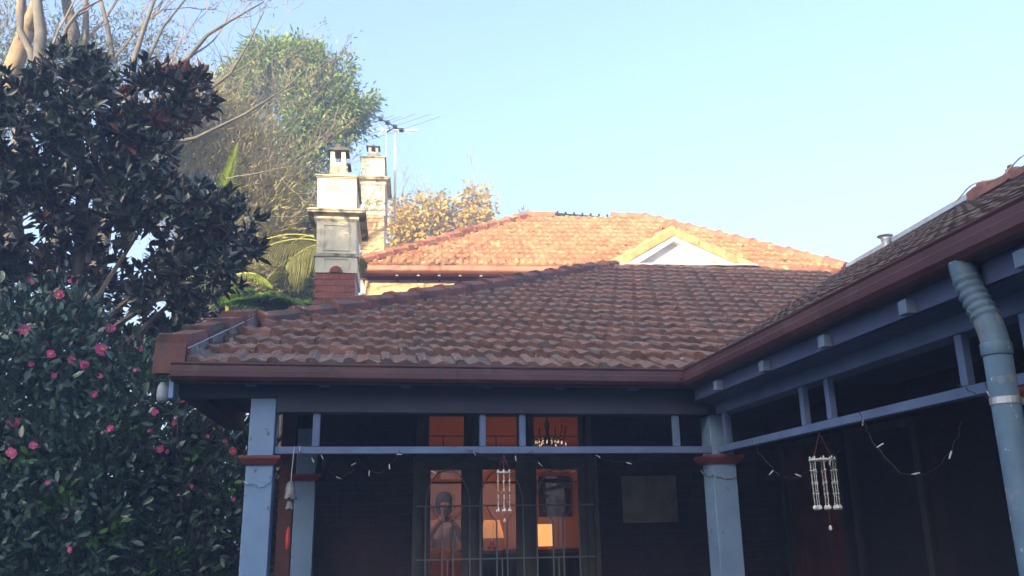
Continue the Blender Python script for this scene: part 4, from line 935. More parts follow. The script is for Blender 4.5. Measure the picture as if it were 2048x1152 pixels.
# string lights: wires with little bulbs
def string_lights(runs, label, loc):
    t = thing('string_lights', loc, label, 'string lights', 'unlit fairy light strings')
    for pts in runs:
        P = [Vector(p) for p in pts]; out = []
        for i in range(len(P)-1):
            a, b = P[i], P[i+1]; n_ = max(2, int((b-a).length/.03))
            for j in range(n_): out.append(a.lerp(b, j/n_)+Vector((random.gauss(0, .004), random.gauss(0, .004), random.gauss(0, .004))))
        out.append(P[-1]); mb = MB(); mb.tube(out, .0024, 4); mb.build('wire', M['wire'], t)
        for j in range(1, len(out), 4):
            p = out[j]; d = Vector((random.gauss(0, 1), random.gauss(0, .5), random.gauss(-.3, 1))).normalized()
            if j % 8 == 1: mb = MB(); mb.tube([p, p+d*.012], .0035, 5); mb.tube([p+d*.012, p+d*.036], [.0042, .003], 6); mb.build('bulb', M['bulb'], t)
def sag(a, b, s, n=8):
    a, b = Vector(a), Vector(b); return [a.lerp(b, i/n)-Vector((0, 0, s*4*(i/n)*(1-i/n))) for i in range(n+1)]
yf = 5.615
string_lights([sag((-.45, yf, 2.10), (-.31, yf, 2.07), .03)+sag((-.31, yf+.02, 2.07), (-.08, yf+.1, 2.05), .13)+sag((-.08, yf+.1, 2.05), (.17, yf+.02, 2.07), .10), sag((.17, yf, 2.10), (.62, yf+.05, 2.08), .14), sag((.62, yf, 2.10), (1.05, yf, 2.09), .05, 6)+sag((1.05, yf+.02, 2.08), (1.45, yf+.08, 2.06), .13), sag((1.45, yf, 2.07), (1.9, yf, 2.08), .06)],
              'fairy lights looped along the rail in front of the doors', (.5, 5.62, 2.1))
string_lights([[(-.772, 5.59, 1.895), (-.72, 5.585, 1.885), (-.68, 5.583, 1.865), (-.64, 5.585, 1.870), (-.60, 5.59, 1.915)]], 'short loop of wire round the left post', (-.68, 5.59, 1.88))
string_lights([sag((2.297, 5.80, 1.95), (2.297, 5.612, 1.925), .02, 3)+sag((2.297, 5.612, 1.925), (2.475, 5.612, 1.915), .02)], 'short loop of wire round the corner post', (2.38, 5.61, 1.93))
xr = 2.345
string_lights([sag((xr, 5.08, 2.11), (xr+.03, 4.45, 1.88), .12), sag((xr+.03, 4.45, 1.88), (xr+.02, 4.0, 1.99), .02), sag((xr, 3.84, 2.11), (xr, 3.80, 2.03), .0, 2)+sag((xr, 3.80, 2.03), (xr, 3.11, 1.985), .22, 10), sag((xr, 3.10, 2.13), (xr, 2.80, 2.02), .02)],
              'fairy lights hanging in loops from the right-hand rail', (2.35, 3.8, 2.1))

# =================================================================== VEGETATION
def hex_leaf(P, D, N, L, Wd, cup=.16, droop=.10):
    D = unit(D); S = unit(np.cross(D, N)); N = np.cross(S, D); L = L[:, None]; Wd = Wd[:, None]
    def q(t, w_, c): return P+D*L*t+S*Wd*.5*w_+N*(Wd*cup*c-L*droop*t*t)
    V = np.stack([P, q(.25, .75, .8), q(.25, -.75, .8), q(.28, 0, 0), q(.62, .95, 1), q(.62, -.95, 1), q(.65, 0, 0), q(1, 0, 0)], 1).reshape(-1, 3)
    b = np.arange(len(P))[:, None]*8
    tr = [(0, 1, 3), (0, 3, 2), (1, 4, 6), (1, 6, 3), (3, 6, 5), (3, 5, 2), (4, 7, 6), (6, 7, 5)]
    F = np.stack([b+np.array(t) for t in tr], 1).reshape(-1, 3)
    return V, F
def hex_cloud(name, P, D, N, L, Wd, mats, rv, parent, mi=None, kind='stuff', droop=.10, cup=.16):
    V, F = hex_leaf(P, D, N, L, Wd, cup, droop)
    me = np_mesh(name, V, F, mats, np.repeat(rv, 8), None if mi is None else np.repeat(mi, 8)); return put(name, me, parent, (0, 0, 0), None, kind)
def single_leaves(name, idx, P, D, N, L, Wd, mats, mi, parent, rv=None, cup=.16, droop=.10):
    base = {}
    for k, m in enumerate(mats):
        V, F = hex_leaf(np.zeros((1, 3)), np.array([[0., 1, 0]]), np.array([[0., 0, 1]]), np.array([1.]), np.array([.36]), cup, droop)
        base[k] = np_mesh(name, V, F, [m])
    for i in idx:
        d = Vector(D[i]).normalized(); s = d.cross(Vector(N[i])).normalized(); n = s.cross(d)
        o = put(name, base[int(mi[i])], parent, P[i], Matrix((s, d, n)).transposed().to_quaternion()); l = float(L[i]); o.scale = (l*float(Wd[i]/L[i])/.36, l, l)

# camellia ---------------------------------------------------------
cam_t = thing('camellia_bush', (-2.3, 7.7, 0), 'large glossy dark green camellia covered in pink flowers at the left of the verandah', 'shrub')
CB = [(-3.35, 7.9, 2.62, .85, .9, 1.08), (-2.68, 7.75, 2.62, .50, .7, 1.08), (-1.98, 7.8, 2.18, .52, .75, .96), (-1.35, 8.0, 1.75, .50, .7, .93), (-2.6, 7.35, 1.15, 1.0, .8, 1.0), (-1.65, 7.55, 1.0, .52, .6, .85), (-3.6, 7.5, 1.5, .9, .9, 1.3), (-2.3, 7.5, 1.9, .7, .7, .8), (-1.15, 8.3, 1.2, .35, .6, 1.2)]
def cluster_leaves(blobs, ncl, per, clr, shell, L, wr, up=.25, jitter=.55):
    P, O, cr = blob_points(blobs, ncl, per, clr, shell); n = len(P)
    D = unit(O+rng.normal(size=(n, 3))*jitter+np.array([0, 0, up])); N = unit(O*.5+rng.normal(size=(n, 3))*.45+np.array([0, -.1, .7]))
    l = L*(.7+.6*rng.random(n)); return P, D, N, l, l*wr*(.85+.3*rng.random(n)), cr
P, D, N, L_, W_, cr = cluster_leaves(CB, 5600, 11, .17, .60, .084, .44)
young = (np.sin(P[:, 0]*5.3+P[:, 2]*7.1)+np.sin(P[:, 0]*11.7-P[:, 2]*9.3+1) > 1.35) & (P[:, 2] < 2.4)
mi = young.astype(int); rv = (cr*.4+rng.random(len(P))*.6) % 1
dist = np.linalg.norm(P-np.array([0, 0, 1.6]), axis=1)+rng.random(len(P))*.9
order = np.argsort(dist); one = order[:300]; rest = order[300:]
single_leaves('leaf', one, P, D, N, L_, W_, [M['camellia_leaf'], M['camellia_young']], mi, cam_t)
hex_cloud('foliage', P[rest], D[rest], N[rest], L_[rest], W_[rest], [M['camellia_leaf'], M['camellia_young']], rv[rest], cam_t, mi[rest])
mb = MB(); 
for (x, y) in ((-2.3, 7.9), (-1.75, 7.9), (-2.9, 8.0), (-1.35, 8.1)):
    branch(mb, (x, y, 0), (random.uniform(-.2, .2), 0, 1), 1.5, .045, 3, .45, 5, .08, .3, 3)
mb.build('stems', M['bark_dark'], cam_t)
FL = [(202, 700, 1.25), (222, 657, 1), (250, 693, 1), (282, 696, .8), (50, 660, 1), (103, 707, .8), (170, 729, .8), (144, 720, .7), (62, 728, .5), (62, 562, .7), (145, 560, .9), (119, 588, .9), (29, 843, 1), (24, 905, .9), (66, 891, .7), (188, 788, .6), (310, 824, .6), (220, 858, .6), (349, 845, .7), (320, 898, .7), (335, 903, .5), (200, 752, .5), (108, 751, .5), (367, 802, .7), (401, 797, .7), (432, 813, .7), (474, 821, .8), (444, 828, .7), (465, 902, .7), (450, 882, .4), (467, 998, .4), (383, 972, .4), (94, 965, .4), (140, 1098, .5), (452, 848, .4), (415, 872, .4), (248, 702, .7), (300, 862, .5), (489, 826, .5), (270, 740, .4)]
CBn = np.array(CB)
for k, (fx, fy, fs) in enumerate(FL):
    d = rt*(fx-1024)/1705+up*(576-fy)/1705+fw; best = None
    for b in CB:                                    # stand each flower on the outer surface of the foliage
        o = CAM-Vector(b[:3]); q = Vector((d.x/b[3], d.y/b[4], d.z/b[5])); p = Vector((o.x/b[3], o.y/b[4], o.z/b[5]))
        A_, B_, C_ = q.dot(q), 2*p.dot(q), p.dot(p)-1.06; dd = B_*B_-4*A_*C_
        if dd > 0:
            t = (-B_-math.sqrt(dd))/(2*A_)
            if t > 0 and (best is None or t < best): best = t
    if best is None: best = 7.9/d.y
    c = CAM+d*(best-.06); nrm = (CAM-c).normalized()+Vector((random.gauss(0, .35), random.gauss(0, .2), random.gauss(.1, .35))); nrm.normalize()
    a = nrm.orthogonal().normalized(); b2 = nrm.cross(a); mb = MB(); r_ = .049*fs
    for ring, (np_, rr, lift) in enumerate(((6, 1.0, .10), (5, .7, .35))):
        for j in range(np_):
            t = 2*PI*j/np_+ring*.5+random.gauss(0, .12); e = a*math.cos(t)+b2*math.sin(t); s_ = nrm.cross(e); R_ = r_*rr*random.uniform(.85, 1.1)
            mb.add([c, c+e*R_*.55+s_*R_*.42+nrm*R_*lift, c+e*R_*.95+s_*R_*.25+nrm*R_*(lift+.15), c+e*R_*.9+nrm*R_*lift*.8, c+e*R_*.95-s_*R_*.25+nrm*R_*(lift+.15), c+e*R_*.55-s_*R_*.42+nrm*R_*lift],
                   [(0, 1, 3), (1, 2, 3), (0, 3, 5), (3, 4, 5)], .001+.9*random.random())
    f = mb.build('flower', M['petal_pale'] if k % 4 == 3 else M['petal'], cam_t)
    if fs >= .7:
        mb = MB(); 
        for j in range(7):
            t = 2*PI*j/7; q = c+nrm*r_*.2+(a*math.cos(t)+b2*math.sin(t))*r_*.12; mb.tube([q, q+nrm*r_*.42], .0035*fs, 4)
        mb.build('stamens', M['stamen'], f)

# magnolia ---------------------------------------------------------
mg = thing('magnolia_tree', (-3.0, 8.7, 0), 'dark magnolia with big leathery leaves and rusty brown undersides above the camellia', 'tree')
MBl = [(-3.30, 9, 6.30, .42, .5, .50), (-2.45, 9, 6.15, .50, .5, .45), (-2.15, 9, 6.30, .28, .4, .30), (-3.7, 9, 5.75, .60, .7, .55), (-3.0, 9, 5.65, .55, .6, .45), (-2.55, 9, 5.6, .36, .5, .42), (-3.7, 9.1, 4.75, .62, .8, .65), (-3.05, 9.1, 4.95, .5, .6, .42),
       (-2.35, 8.9, 4.85, .50, .6, .36), (-1.95, 8.9, 4.78, .45, .55, .45), (-1.55, 8.9, 4.65, .36, .5, .42), (-1.80, 9, 4.22, .42, .5, .36), (-2.1, 9.1, 3.95, .35, .5, .35), (-3.9, 9.1, 4.0, .6, .7, .5), (-4.3, 9, 5.3, .5, .7, .9), (-1.75, 9.3, 3.55, .45, .4, .35), (-2.25, 9.4, 3.45, .45, .4, .35), (-2.45, 9.5, 4.25, .22, .3, .3), (-3.05, 9.4, 4.2, .35, .4, .5), (-2.75, 9.4, 3.6, .3, .3, .25)]
sc = .955; MBl = [(a*sc, b*sc, 1.6+(c-1.6)*sc, d, e, f) for a, b, c, d, e, f in MBl]
n_ros = 2050; vol = np.array([b[3]*b[5] for b in MBl]); kk = rng.choice(len(MBl), n_ros, p=vol/vol.sum()); Bq = np.array(MBl)[kk]
dd = unit(rng.normal(size=(n_ros, 3))+np.array([0, -.15, .2])); C = Bq[:, :3]+dd*Bq[:, 3:6]*(.50+.5*rng.random((n_ros, 1))**.7)
ax = unit(dd*.8+rng.normal(size=(n_ros, 3))*.35+np.array([0, 0, .55])); Pm_, Dm, Nm, Lm, Wm, rm_, rust = [], [], [], [], [], [], []
for i in range(n_ros):
    a = Vector(ax[i]); u_ = a.orthogonal().normalized(); v_ = a.cross(u_); rr = rng.random(); isr = (C[i, 0] > -2.75 and C[i, 2] > 5.6 and rr < .36) or rr < .07
    m_ = 8 if rr < .5 else 10
    for j in range(m_):
        t = 2*PI*j*.381966*1.0+rr*6; tilt = .25+.85*(j/m_)+random.gauss(0, .15); e = u_*math.cos(t)+v_*math.sin(t); d_ = a*math.cos(tilt*1.15)+e*math.sin(tilt*1.15)
        Pm_.append(Vector(C[i])-a*.05*(j/m_)+d_*.01); Dm.append(d_); Nm.append(a*math.sin(tilt)-e*math.cos(tilt)+Vector((0, 0, .001))); l = .14*(.6+.65*random.random())*(1-.25*(j < 2)); Lm.append(l); Wm.append(l*.36); rm_.append((rr+random.random()*.5) % 1); rust.append(1 if isr and (j < 7) else 0)
Pm_, Dm, Nm, Lm, Wm, rm_, rust = map(np.array, (Pm_, Dm, Nm, Lm, Wm, rm_, rust))
dist = np.linalg.norm(Pm_-np.array([0, 0, 1.6]), axis=1)+rng.random(len(Pm_))*.8; order = np.argsort(dist); one = order[:300]; rest = order[300:]
single_leaves('leaf', one, Pm_, Dm, Nm, Lm, Wm, [M['magnolia_leaf'], M['magnolia_rust']], rust, mg, cup=.22, droop=.08)
hex_cloud('foliage', Pm_[rest], Dm[rest], Nm[rest], Lm[rest], Wm[rest], [M['magnolia_leaf'], M['magnolia_rust']], rm_[rest], mg, rust[rest], cup=.22, droop=.08)
mb = MB(); mb.tube([(-2.75, 8.75, 0), (-2.7, 8.7, 1.8), (-2.85, 8.7, 3.2), (-2.95, 8.7, 4.6), (-3.1, 8.7, 5.8)], [.11, .10, .085, .06, .03], 8); mb.build('trunk', M['bark_dark'], mg, True)
mb = MB()
for b in MBl:
    c = Vector(b[:3]); s_ = Vector((-2.85, 8.7, max(2.6, c.z-1.2))); mid = s_.lerp(c, .5)+Vector((random.gauss(0, .08), 0, -.1))
    mb.tube([s_, mid, c], [.035, .025, .012], 5)
    for q in range(7): branch(mb, c, (random.gauss(0, 1), random.gauss(0, 1), random.gauss(.3, .6)), .35, .010, 1, .6, 3, .15, .2, 2)
mb.build('branches', M['bark_twig'], mg, kind='stuff')

# tall pale-trunked trees ------------------------------------------
def pale_tree(loc, label, trunks, tips_spec, leaf_blobs, mat, leafmat, group=None, ncl=300, per=14, name='gum_tree', cat='tree', Ll=.11, Lw=.017):
    t = thing(name, loc, label, cat, group); 
    for k, (pts, rad) in enumerate(trunks): 
        mb = MB(); mb.tube(pts, rad, 10); mb.build('trunk' if k == 0 else 'limb', mat, t, True)
    mb = MB(); tips = []
    for (p, d, l, r, dep, kids) in tips_spec: branch(mb, p, d, l, r, dep, .5, 6, .10, .25, kids, tips, 5, .0045)
    mb.build('branches', M['bark_twig'], t, kind='stuff')
    if leaf_blobs: leaf_cloud('crown', leaf_blobs, ncl, per, .30, Ll, Lw, leafmat, t, .1, .1, .1)
    if tips:
        k = rng.integers(0, len(tips), min(len(tips)*5, 2600)); P = np.array([tips[i][0][:] for i in k])+rng.normal(size=(len(k), 3))*.04; D = np.array([tips[i][1][:] for i in k])+rng.normal(size=(len(k), 3))*.5; n = len(k)
        V, F = leaf_geo(P, D, rng.normal(size=(n, 3)), Ll*.85*(.6+.6*rng.random(n)), np.full(n, Lw)); put('twig_leaves', np_mesh('twig_leaves', V, F, [leafmat], np.repeat(rng.random(n), 4)), t, (0, 0, 0), None, 'stuff')
    return t
pale_tree((-5.9, 13, 0), 'tree with thick sunlit tan trunk forking at the top left corner', [([(-5.95, 13, 0), (-5.9, 13, 5), (-5.85, 13, 7.6), (-5.70, 13, 8.7), (-5.60, 13, 9.3)], [.24, .19, .15, .14, .13]), ([(-5.61, 13, 9.25), (-5.72, 13, 9.7), (-5.85, 13, 10.6)], [.10, .08, .05]), ([(-5.61, 13, 9.25), (-5.52, 13, 9.8), (-5.5, 13, 10.8)], [.11, .09, .06])],
          [((-5.5, 13, 9.8), (.3, .1, 1), 1.6, .03, 3, 3), ((-5.8, 13, 9.9), (-.3, .1, 1), 1.4, .03, 3, 3), ((-5.75, 13, 8.4), (-.6, .1, .8), 1.2, .025, 3, 3)],
          [(-6.2, 13.6, 9.3, 1.0, .9, 1.0), (-5.2, 13.8, 9.4, .9, .8, .8), (-6.0, 13.6, 8.2, .8, .8, .6)], M['bark_warm'], M['gum_leaf'], ncl=650, per=16)
pale_tree((-5.4, 12.6, 0), 'slender grey trunked tree with a dark curved side limb near the left edge', [([(-5.0, 12.6, 0), (-5.2, 12.6, 5), (-5.27, 12.6, 7.4), (-5.16, 12.6, 8.4), (-5.22, 12.6, 9.1), (-5.38, 12.6, 9.8), (-5.5, 12.6, 10.6)], [.17, .14, .12, .10, .085, .07, .05]), ([(-5.20, 12.6, 8.35), (-5.32, 12.6, 8.75), (-5.52, 12.6, 9.1), (-5.56, 12.6, 9.7), (-5.50, 12.6, 10.4)], [.06, .055, .05, .045, .03]), ([(-5.13, 12.6, 8.4), (-4.92, 12.6, 8.8), (-4.86, 12.6, 9.2), (-4.72, 12.6, 9.5), (-4.4, 12.6, 9.75)], [.045, .035, .03, .022, .012])],
          [((-5.05, 12.6, 8.8), (.2, 0, 1), 1.2, .02, 3, 3), ((-4.8, 12.6, 9.3), (.4, .1, .8), 1.0, .015, 2, 3)], None, M['bark_grey'], M['gum_leaf'])
pale_tree((-4.9, 13.4, 0), 'grey barked tree with feathery branches behind the top of the magnolia', [([(-4.7, 13.4, 0), (-4.85, 13.4, 5), (-4.95, 13.4, 8.0), (-4.98, 13.4, 8.9), (-5.05, 13.4, 9.6), (-5.3, 13.4, 10.4)], [.19, .16, .13, .12, .10, .07]), ([(-4.97, 13.4, 8.9), (-4.85, 13.4, 9.5), (-4.95, 13.4, 10.4)], [.08, .06, .04]), ([(-4.9, 13.4, 8.0), (-4.55, 13.4, 8.7), (-4.40, 13.4, 9.2), (-4.55, 13.4, 9.8), (-4.75, 13.4, 10.4)], [.06, .05, .045, .04, .03])],
          [((-4.95, 13.4, 9.3), (.5, .1, 1), 1.3, .03, 3, 3), ((-4.5, 13.4, 9.0), (.8, 0, .8), 1.3, .025, 3, 3)],
          [(-4.1, 13.8, 9.7, .75, .7, .5), (-4.4, 13.6, 8.9, .5, .6, .5), (-4.0, 13.8, 8.3, .6, .6, .6), (-5.0, 14.2, 9.5, .6, .5, .5)], M['bark_grey'], M['gum_leaf'], ncl=330, per=16)
pale_tree((-3.8, 13, 0), 'nearly bare grey tree fanning long thin twigs over the pale sky', [([(-4.0, 13.0, 0), (-4.1, 13, 5), (-4.05, 13, 7.6), (-3.95, 13, 8.3)], [.15, .12, .09, .07]), ([(-3.95, 13, 8.3), (-3.95, 13, 8.9), (-3.85, 13, 9.5), (-3.65, 13, 10.5)], [.055, .045, .035, .02]), ([(-3.95, 13, 8.3), (-3.5, 13, 8.8), (-3.15, 13, 9.0), (-2.85, 13, 9.5), (-2.5, 13, 9.8), (-2.0, 13, 10.2)], [.05, .045, .04, .03, .02, .01]), ([(-4.0, 13, 7.9), (-3.75, 13, 8.9), (-3.55, 13, 9.6), (-3.1, 13, 10.4)], [.035, .03, .022, .012]), ([(-3.5, 12.9, 7.8), (-3.0, 12.8, 8.1), (-2.4, 12.8, 8.7), (-2.15, 12.8, 9.3), (-1.95, 12.8, 9.9)], [.035, .03, .02, .014, .008]), ([(-3.6, 12.6, 7.2), (-2.8, 12.6, 7.45), (-2.1, 12.6, 7.9), (-1.5, 12.6, 8.4), (-1.1, 12.6, 8.9)], [.035, .028, .02, .012, .007])],
          [((-3.9, 13, 9.0), (.1, .1, 1), 1.1, .016, 3, 3), ((-3.4, 13, 8.85), (.4, .1, 1), 1.1, .016, 3, 3), ((-3.1, 13, 9.05), (.7, .1, .8), 1.1, .016, 3, 3), ((-2.7, 13, 9.6), (.6, .1, .6), .7, .010, 2, 3), ((-2.4, 12.8, 8.7), (.8, .1, .7), .9, .010, 3, 3), ((-2.1, 12.6, 7.9), (.8, 0, .8), .9, .010, 3, 3), ((-2.3, 12.6, 6.8), (1, 0, .15), 1.0, .010, 3, 3), ((-1.9, 12.8, 6.3), (1, 0, .1), .9, .008, 3, 3), ((-3.7, 13, 9.8), (.5, .1, 1), .9, .012, 2, 3)], None, M['bark_grey'], M['gum_leaf'])
# willowy grey-olive tree ------------------------------------------
wt = thing('wispy_tree', (-2.9, 16, 0), 'dense olive and straw coloured tree of fine needle-like twigs in sunshine', 'tree')
WB = [(-3.55, 16, 9.3, .75, 1, .95), (-2.95, 16.2, 9.2, .55, .9, .75), (-2.55, 16, 8.6, .60, .9, .9), (-3.3, 16, 7.7, 1.0, 1, 1.2), (-2.4, 16, 7.3, .75, .9, 1.0), (-1.95, 16, 7.7, .45, .7, .8), (-3.9, 16, 8.5, .8, .9, 1.2), (-2.9, 16.3, 6.3, 1.0, .8, .9)]
P, O, cr = blob_points(WB, 1900, 20, .40, .35); n = len(P)
D = unit(O*.7+np.array([.35, -.1, .55])+rng.normal(size=(n, 3))*.38); N = rng.normal(size=(n, 3))
V, F = leaf_geo(P, D, N, .17*(.5+.9*rng.random(n)), .012+.014*rng.random(n), cup=.1, droop=.15)
put('crown', np_mesh('crown', V, F, [M['willowy']], np.repeat((cr*.5+rng.random(n)*.5) % 1, 4)), wt, (0, 0, 0), None, 'stuff')
mb = MB(); mb.tube([(-3.0, 16, 0), (-2.95, 16, 4), (-2.9, 16, 6.5), (-2.8, 16, 8.3)], [.2, .16, .12, .06], 8)
for b in WB:
    for q in range(3): branch(mb, Vector(b[:3])-Vector((0, .4, .6)), (random.gauss(.3, .5), random.gauss(-.1, .3), 1), 1.1, .014, 3, .45, 5, .08, .3, 3, None, 4, .004)
mb.build('branches', M['bark_twig'], wt, kind='stuff')
# tall green tree ---------------------------------------------------
gt = thing('green_tree', (-1.9, 20, 0), 'tall rounded tree with bright green leafy clumps behind the chimneys', 'tree')
GB = [(-2.65, 20, 13.05, .85, .9, .55), (-1.75, 20, 12.95, .6, .8, .5), (-1.25, 20, 12.35, .55, .7, .45), (-.80, 20, 11.75, .48, .7, .42), (-1.35, 20.3, 11.75, .5, .7, .4), (-2.0, 20, 12.1, .7, .8, .5), (-3.35, 20, 12.3, .6, .8, .5), (-1.85, 20, 11.2, .5, .7, .42), (-1.65, 20, 10.3, .42, .6, .4), (-1.95, 20, 9.4, .5, .6, .5), (-2.6, 20, 10.3, .7, .8, .9), (-1.6, 20.2, 8.5, .45, .6, .5), (-2.2, 20, 8.0, .8, .8, .9)]
leaf_cloud('crown', GB+[(-.35, 20, 12.2, .2, .3, .15), (-1.0, 20, 13.1, .22, .3, .16), (-2.2, 20, 13.55, .3, .3, .15), (-3.6, 20, 12.85, .3, .4, .2), (-.95, 20, 11.1, .25, .4, .2)], 1250, 26, .24, .17, .052, M['green_leaf'], gt, .05, .2, .45)
mb = MB(); mb.tube([(-2.2, 20.2, 0), (-2.2, 20.2, 6), (-2.1, 20.2, 9.5), (-2.0, 20.2, 12)], [.28, .22, .16, .06], 8)
for b in GB: c = Vector(b[:3]); mb.tube([(-2.1, 20.2, max(6, c.z-1.8)), Vector((-2.1, 20.2, c.z-1)).lerp(c, .6), c], [.06, .04, .015], 5)
mb.build('branches', M['bark_dark'], gt, kind='stuff')
# shrubs beside the chimney -----------------------------------------
sh = thing('leafy_shrub', (-1.5, 16.8, 0), 'broad-leaved sunlit shrub between the tree ferns and the nearer chimney', 'shrub')
leaf_cloud('foliage', [(-1.7, 16.8, 6.2, .52, .5, .68), (-1.18, 16.8, 6.55, .40, .4, .68), (-2.2, 17.0, 6.0, .46, .5, .68), (-1.5, 17.1, 7.35, .34, .3, .45), (-3.0, 17.0, 5.6, .7, .5, .8)], 380, 16, .22, .18, .068, M['shrub_leaf'], sh, .1, .25, .4)
mb = MB(); mb.tube([(-1.5, 16.9, 0), (-1.5, 16.9, 3), (-1.6, 16.9, 6.0)], [.09, .07, .03], 6); branch(mb, (-1.5, 16.9, 4.6), (.1, 0, 1), 1.5, .03, 2); mb.build('stems', M['bark_dark'], sh)
# palms and ferns ---------------------------------------------------
def frond(mbr, acc, p, d, L, n, ll, droop=.5, hang=.2, wl_=.022, vee=.7):
    p = Vector(p); d = Vector(d).normalized(); pts = [p.copy()]; seg = 12
    for i in range(seg): d = (d+Vector((0, 0, -droop/seg))).normalized(); p = p+d*L/seg; pts.append(p.copy())
    mbr.tube(pts, [.016*(1-.8*i/seg) for i in range(seg+1)], 4)
    for i in range(n):
        t = .12+.86*i/n; k = t*seg; j = min(seg-1, int(k)); q = pts[j].lerp(pts[j+1], k-j); tn = (pts[j+1]-pts[j]).normalized(); s_ = tn.cross(Vector((0, 0, 1))).normalized()
        l = ll*math.sin(PI*min(1, .18+t*.8))*random.uniform(.85, 1.1)
        for sg in (-1, 1):
            acc.append((q, s_*sg*vee+tn*.65+Vector((0, 0, -hang+random.gauss(0, .05))), Vector((0, 0, 1))+tn*.1, l, wl_))
def leaflets(name, acc, mat, parent, droop=.25):
    P, D, N, L, Wd = [np.array([a[i][:] if i < 3 else a[i] for a in acc]) for i in range(5)]
    V, F = leaf_geo(P, D, N, L, Wd, .1, droop); put(name, np_mesh(name, V, F, [mat], np.repeat(rng.random(len(P)), 4)), parent, (0, 0, 0), None, 'stuff')
pt = thing('bright_palm', (-2.2, 12.9, 0), 'palm with yellow-green stem and upright bright green frond behind the magnolia', 'palm')
mb = MB(); mb.tube([(-2.2, 12.9, 0), (-2.2, 12.9, 3), (-2.19, 12.9, 5.5)], [.07, .06, .052], 12)
mb.build('stem', M['palm_trunk'], pt, True)
mb = MB(); acc = []
frond(mb, acc, (-2.35, 12.9, 5.6), (-.02, 0, 1), 1.1, 16, .3, -.2, .0); frond(mb, acc, (-2.45, 12.9, 5.75), (.16, -.1, 1), 1.75, 60, .30, -.10, -.15, .034, .9)
for a in range(5): frond(mb, acc, (-2.2, 12.9, 5.3), (math.cos(a*1.05+1.6), math.sin(a*1.05+1.6), .6), .9, 22, .30, 1.6, .3)
leaflets('fronds', acc, M['palm_leaf'], pt); mb.build('midribs', M['palm_trunk'], pt)
p2 = thing('drooping_palm', (-.6, 12.7, 0), 'palm with long drooping olive fronds left of the nearer chimney', 'palm')
mb = MB(); mb.tube([(-.60, 12.7, 0), (-.62, 12.7, 5.8)], [.09, .07], 8); mb.build('trunk', M['bark_grey'], p2)
mb = MB(); acc = []
for dx, dy, dz, L in ((-1, -.2, .5, 1.6), (-1, .3, .3, 1.4), (-.8, -.5, .2, 1.0), (-.5, .4, .8, 1.1), (-.9, 0, .05, .9), (.5, .7, .7, .9), (-.2, 1, .4, .9), (-1.1, -.1, .8, 1.5)): frond(mb, acc, (-.62, 12.7, 5.8), (dx, dy, dz), L, 34, .62, 1.5, 1.5, .020, .35)
leaflets('fronds', acc, M['palm_dry'], p2, .1); mb.build('midribs', M['palm_trunk'], p2)
for (x, y, z, nf, lab) in ((-1.68, 12.9, 5.02, 22, 'left one of two bright green tree ferns above the verandah hip'), (-1.02, 13.4, 5.02, 20, 'right one of two tree ferns, half hidden by the nearer chimney')):
    ft = thing('tree_fern', (x, y, 0), lab, 'tree fern', 'tree ferns behind the verandah roof')
    mb = MB(); mb.tube([(x, y, 0), (x, y, z-.1)], [.10, .08], 8); mb.build('trunk', M['bark_dark'], ft)
    mb = MB(); acc = []
    for i in range(nf):
        a = 2*PI*i/nf+random.gauss(0, .1); frond(mb, acc, (x, y, z-.12), (math.cos(a), math.sin(a), random.uniform(.5, .9)), random.uniform(.75, .95), 46, .20, 1.25, .15, .022, 1.0)
        if i % 5 == 0: frond(mb, acc, (x, y, z-.2), (math.cos(a+.3), math.sin(a+.3), .15), .75, 36, .18, .8, .15, .02, 1.0)
    leaflets('fronds', acc, M['fern_leaf'], ft); mb.build('midribs', M['bark_dark'], ft)
    if x > -1.3:
        mb = MB(); acc = []; frond(mb, acc, (x-.15, y-.3, z-.05), (.7, -.3, -.35), .6, 26, .12, .3, .1, .022, 1.0); frond(mb, acc, (x-.15, y-.3, z-.12), (.3, -.3, -.5), .5, 20, .12, .3, .1, .022, 1.0)
        leaflets('yellowed_fronds', acc, M['dead_yellow'], ft)
# autumn tree far behind ---------------------------------------------
at = thing('autumn_tree', (2.4, 30, 0), 'autumn tree with yellow and olive leaves behind the ridge of the rear house', 'tree')
AB = [(.9, 30, 12.3, .7, 1, 1.0), (1.55, 30, 12.6, .6, 1, .95), (2.3, 30, 12.9, .65, 1, .85), (3.1, 30, 12.7, .6, 1, .8), (3.85, 30, 13.2, .50, .9, .60), (1.0, 30, 11.5, .8, 1, .8), (2.2, 30, 11.8, 1.3, 1.2, .9), (3.5, 30, 12.3, .9, 1, .7), (.75, 30, 13.2, .2, .4, .45), (3.5, 30, 13.7, .25, .5, .3)]
leaf_cloud('crown', AB, 560, 12, .30, .17, .13, M['yellow_leaf'], at, -.1, .3, .15)
mb = MB(); mb.tube([(2.2, 30.2, 0), (2.2, 30.2, 8), (2.3, 30.2, 11)], [.3, .22, .1], 8)
for b in AB:
    c = Vector(b[:3]); mb.tube([(2.2, 30.2, c.z-2.5), c-Vector((0, 0, .5)), c+Vector((.05, 0, .5))], [.06, .03, .01], 5)
    for q in range(2): branch(mb, c, (random.gauss(0, .4), 0, 1), .9, .016, 2, .45, 4, .08, .3, 3, None, 4, .006)
mb.build('branches', M['bark_twig'], at, kind='stuff')
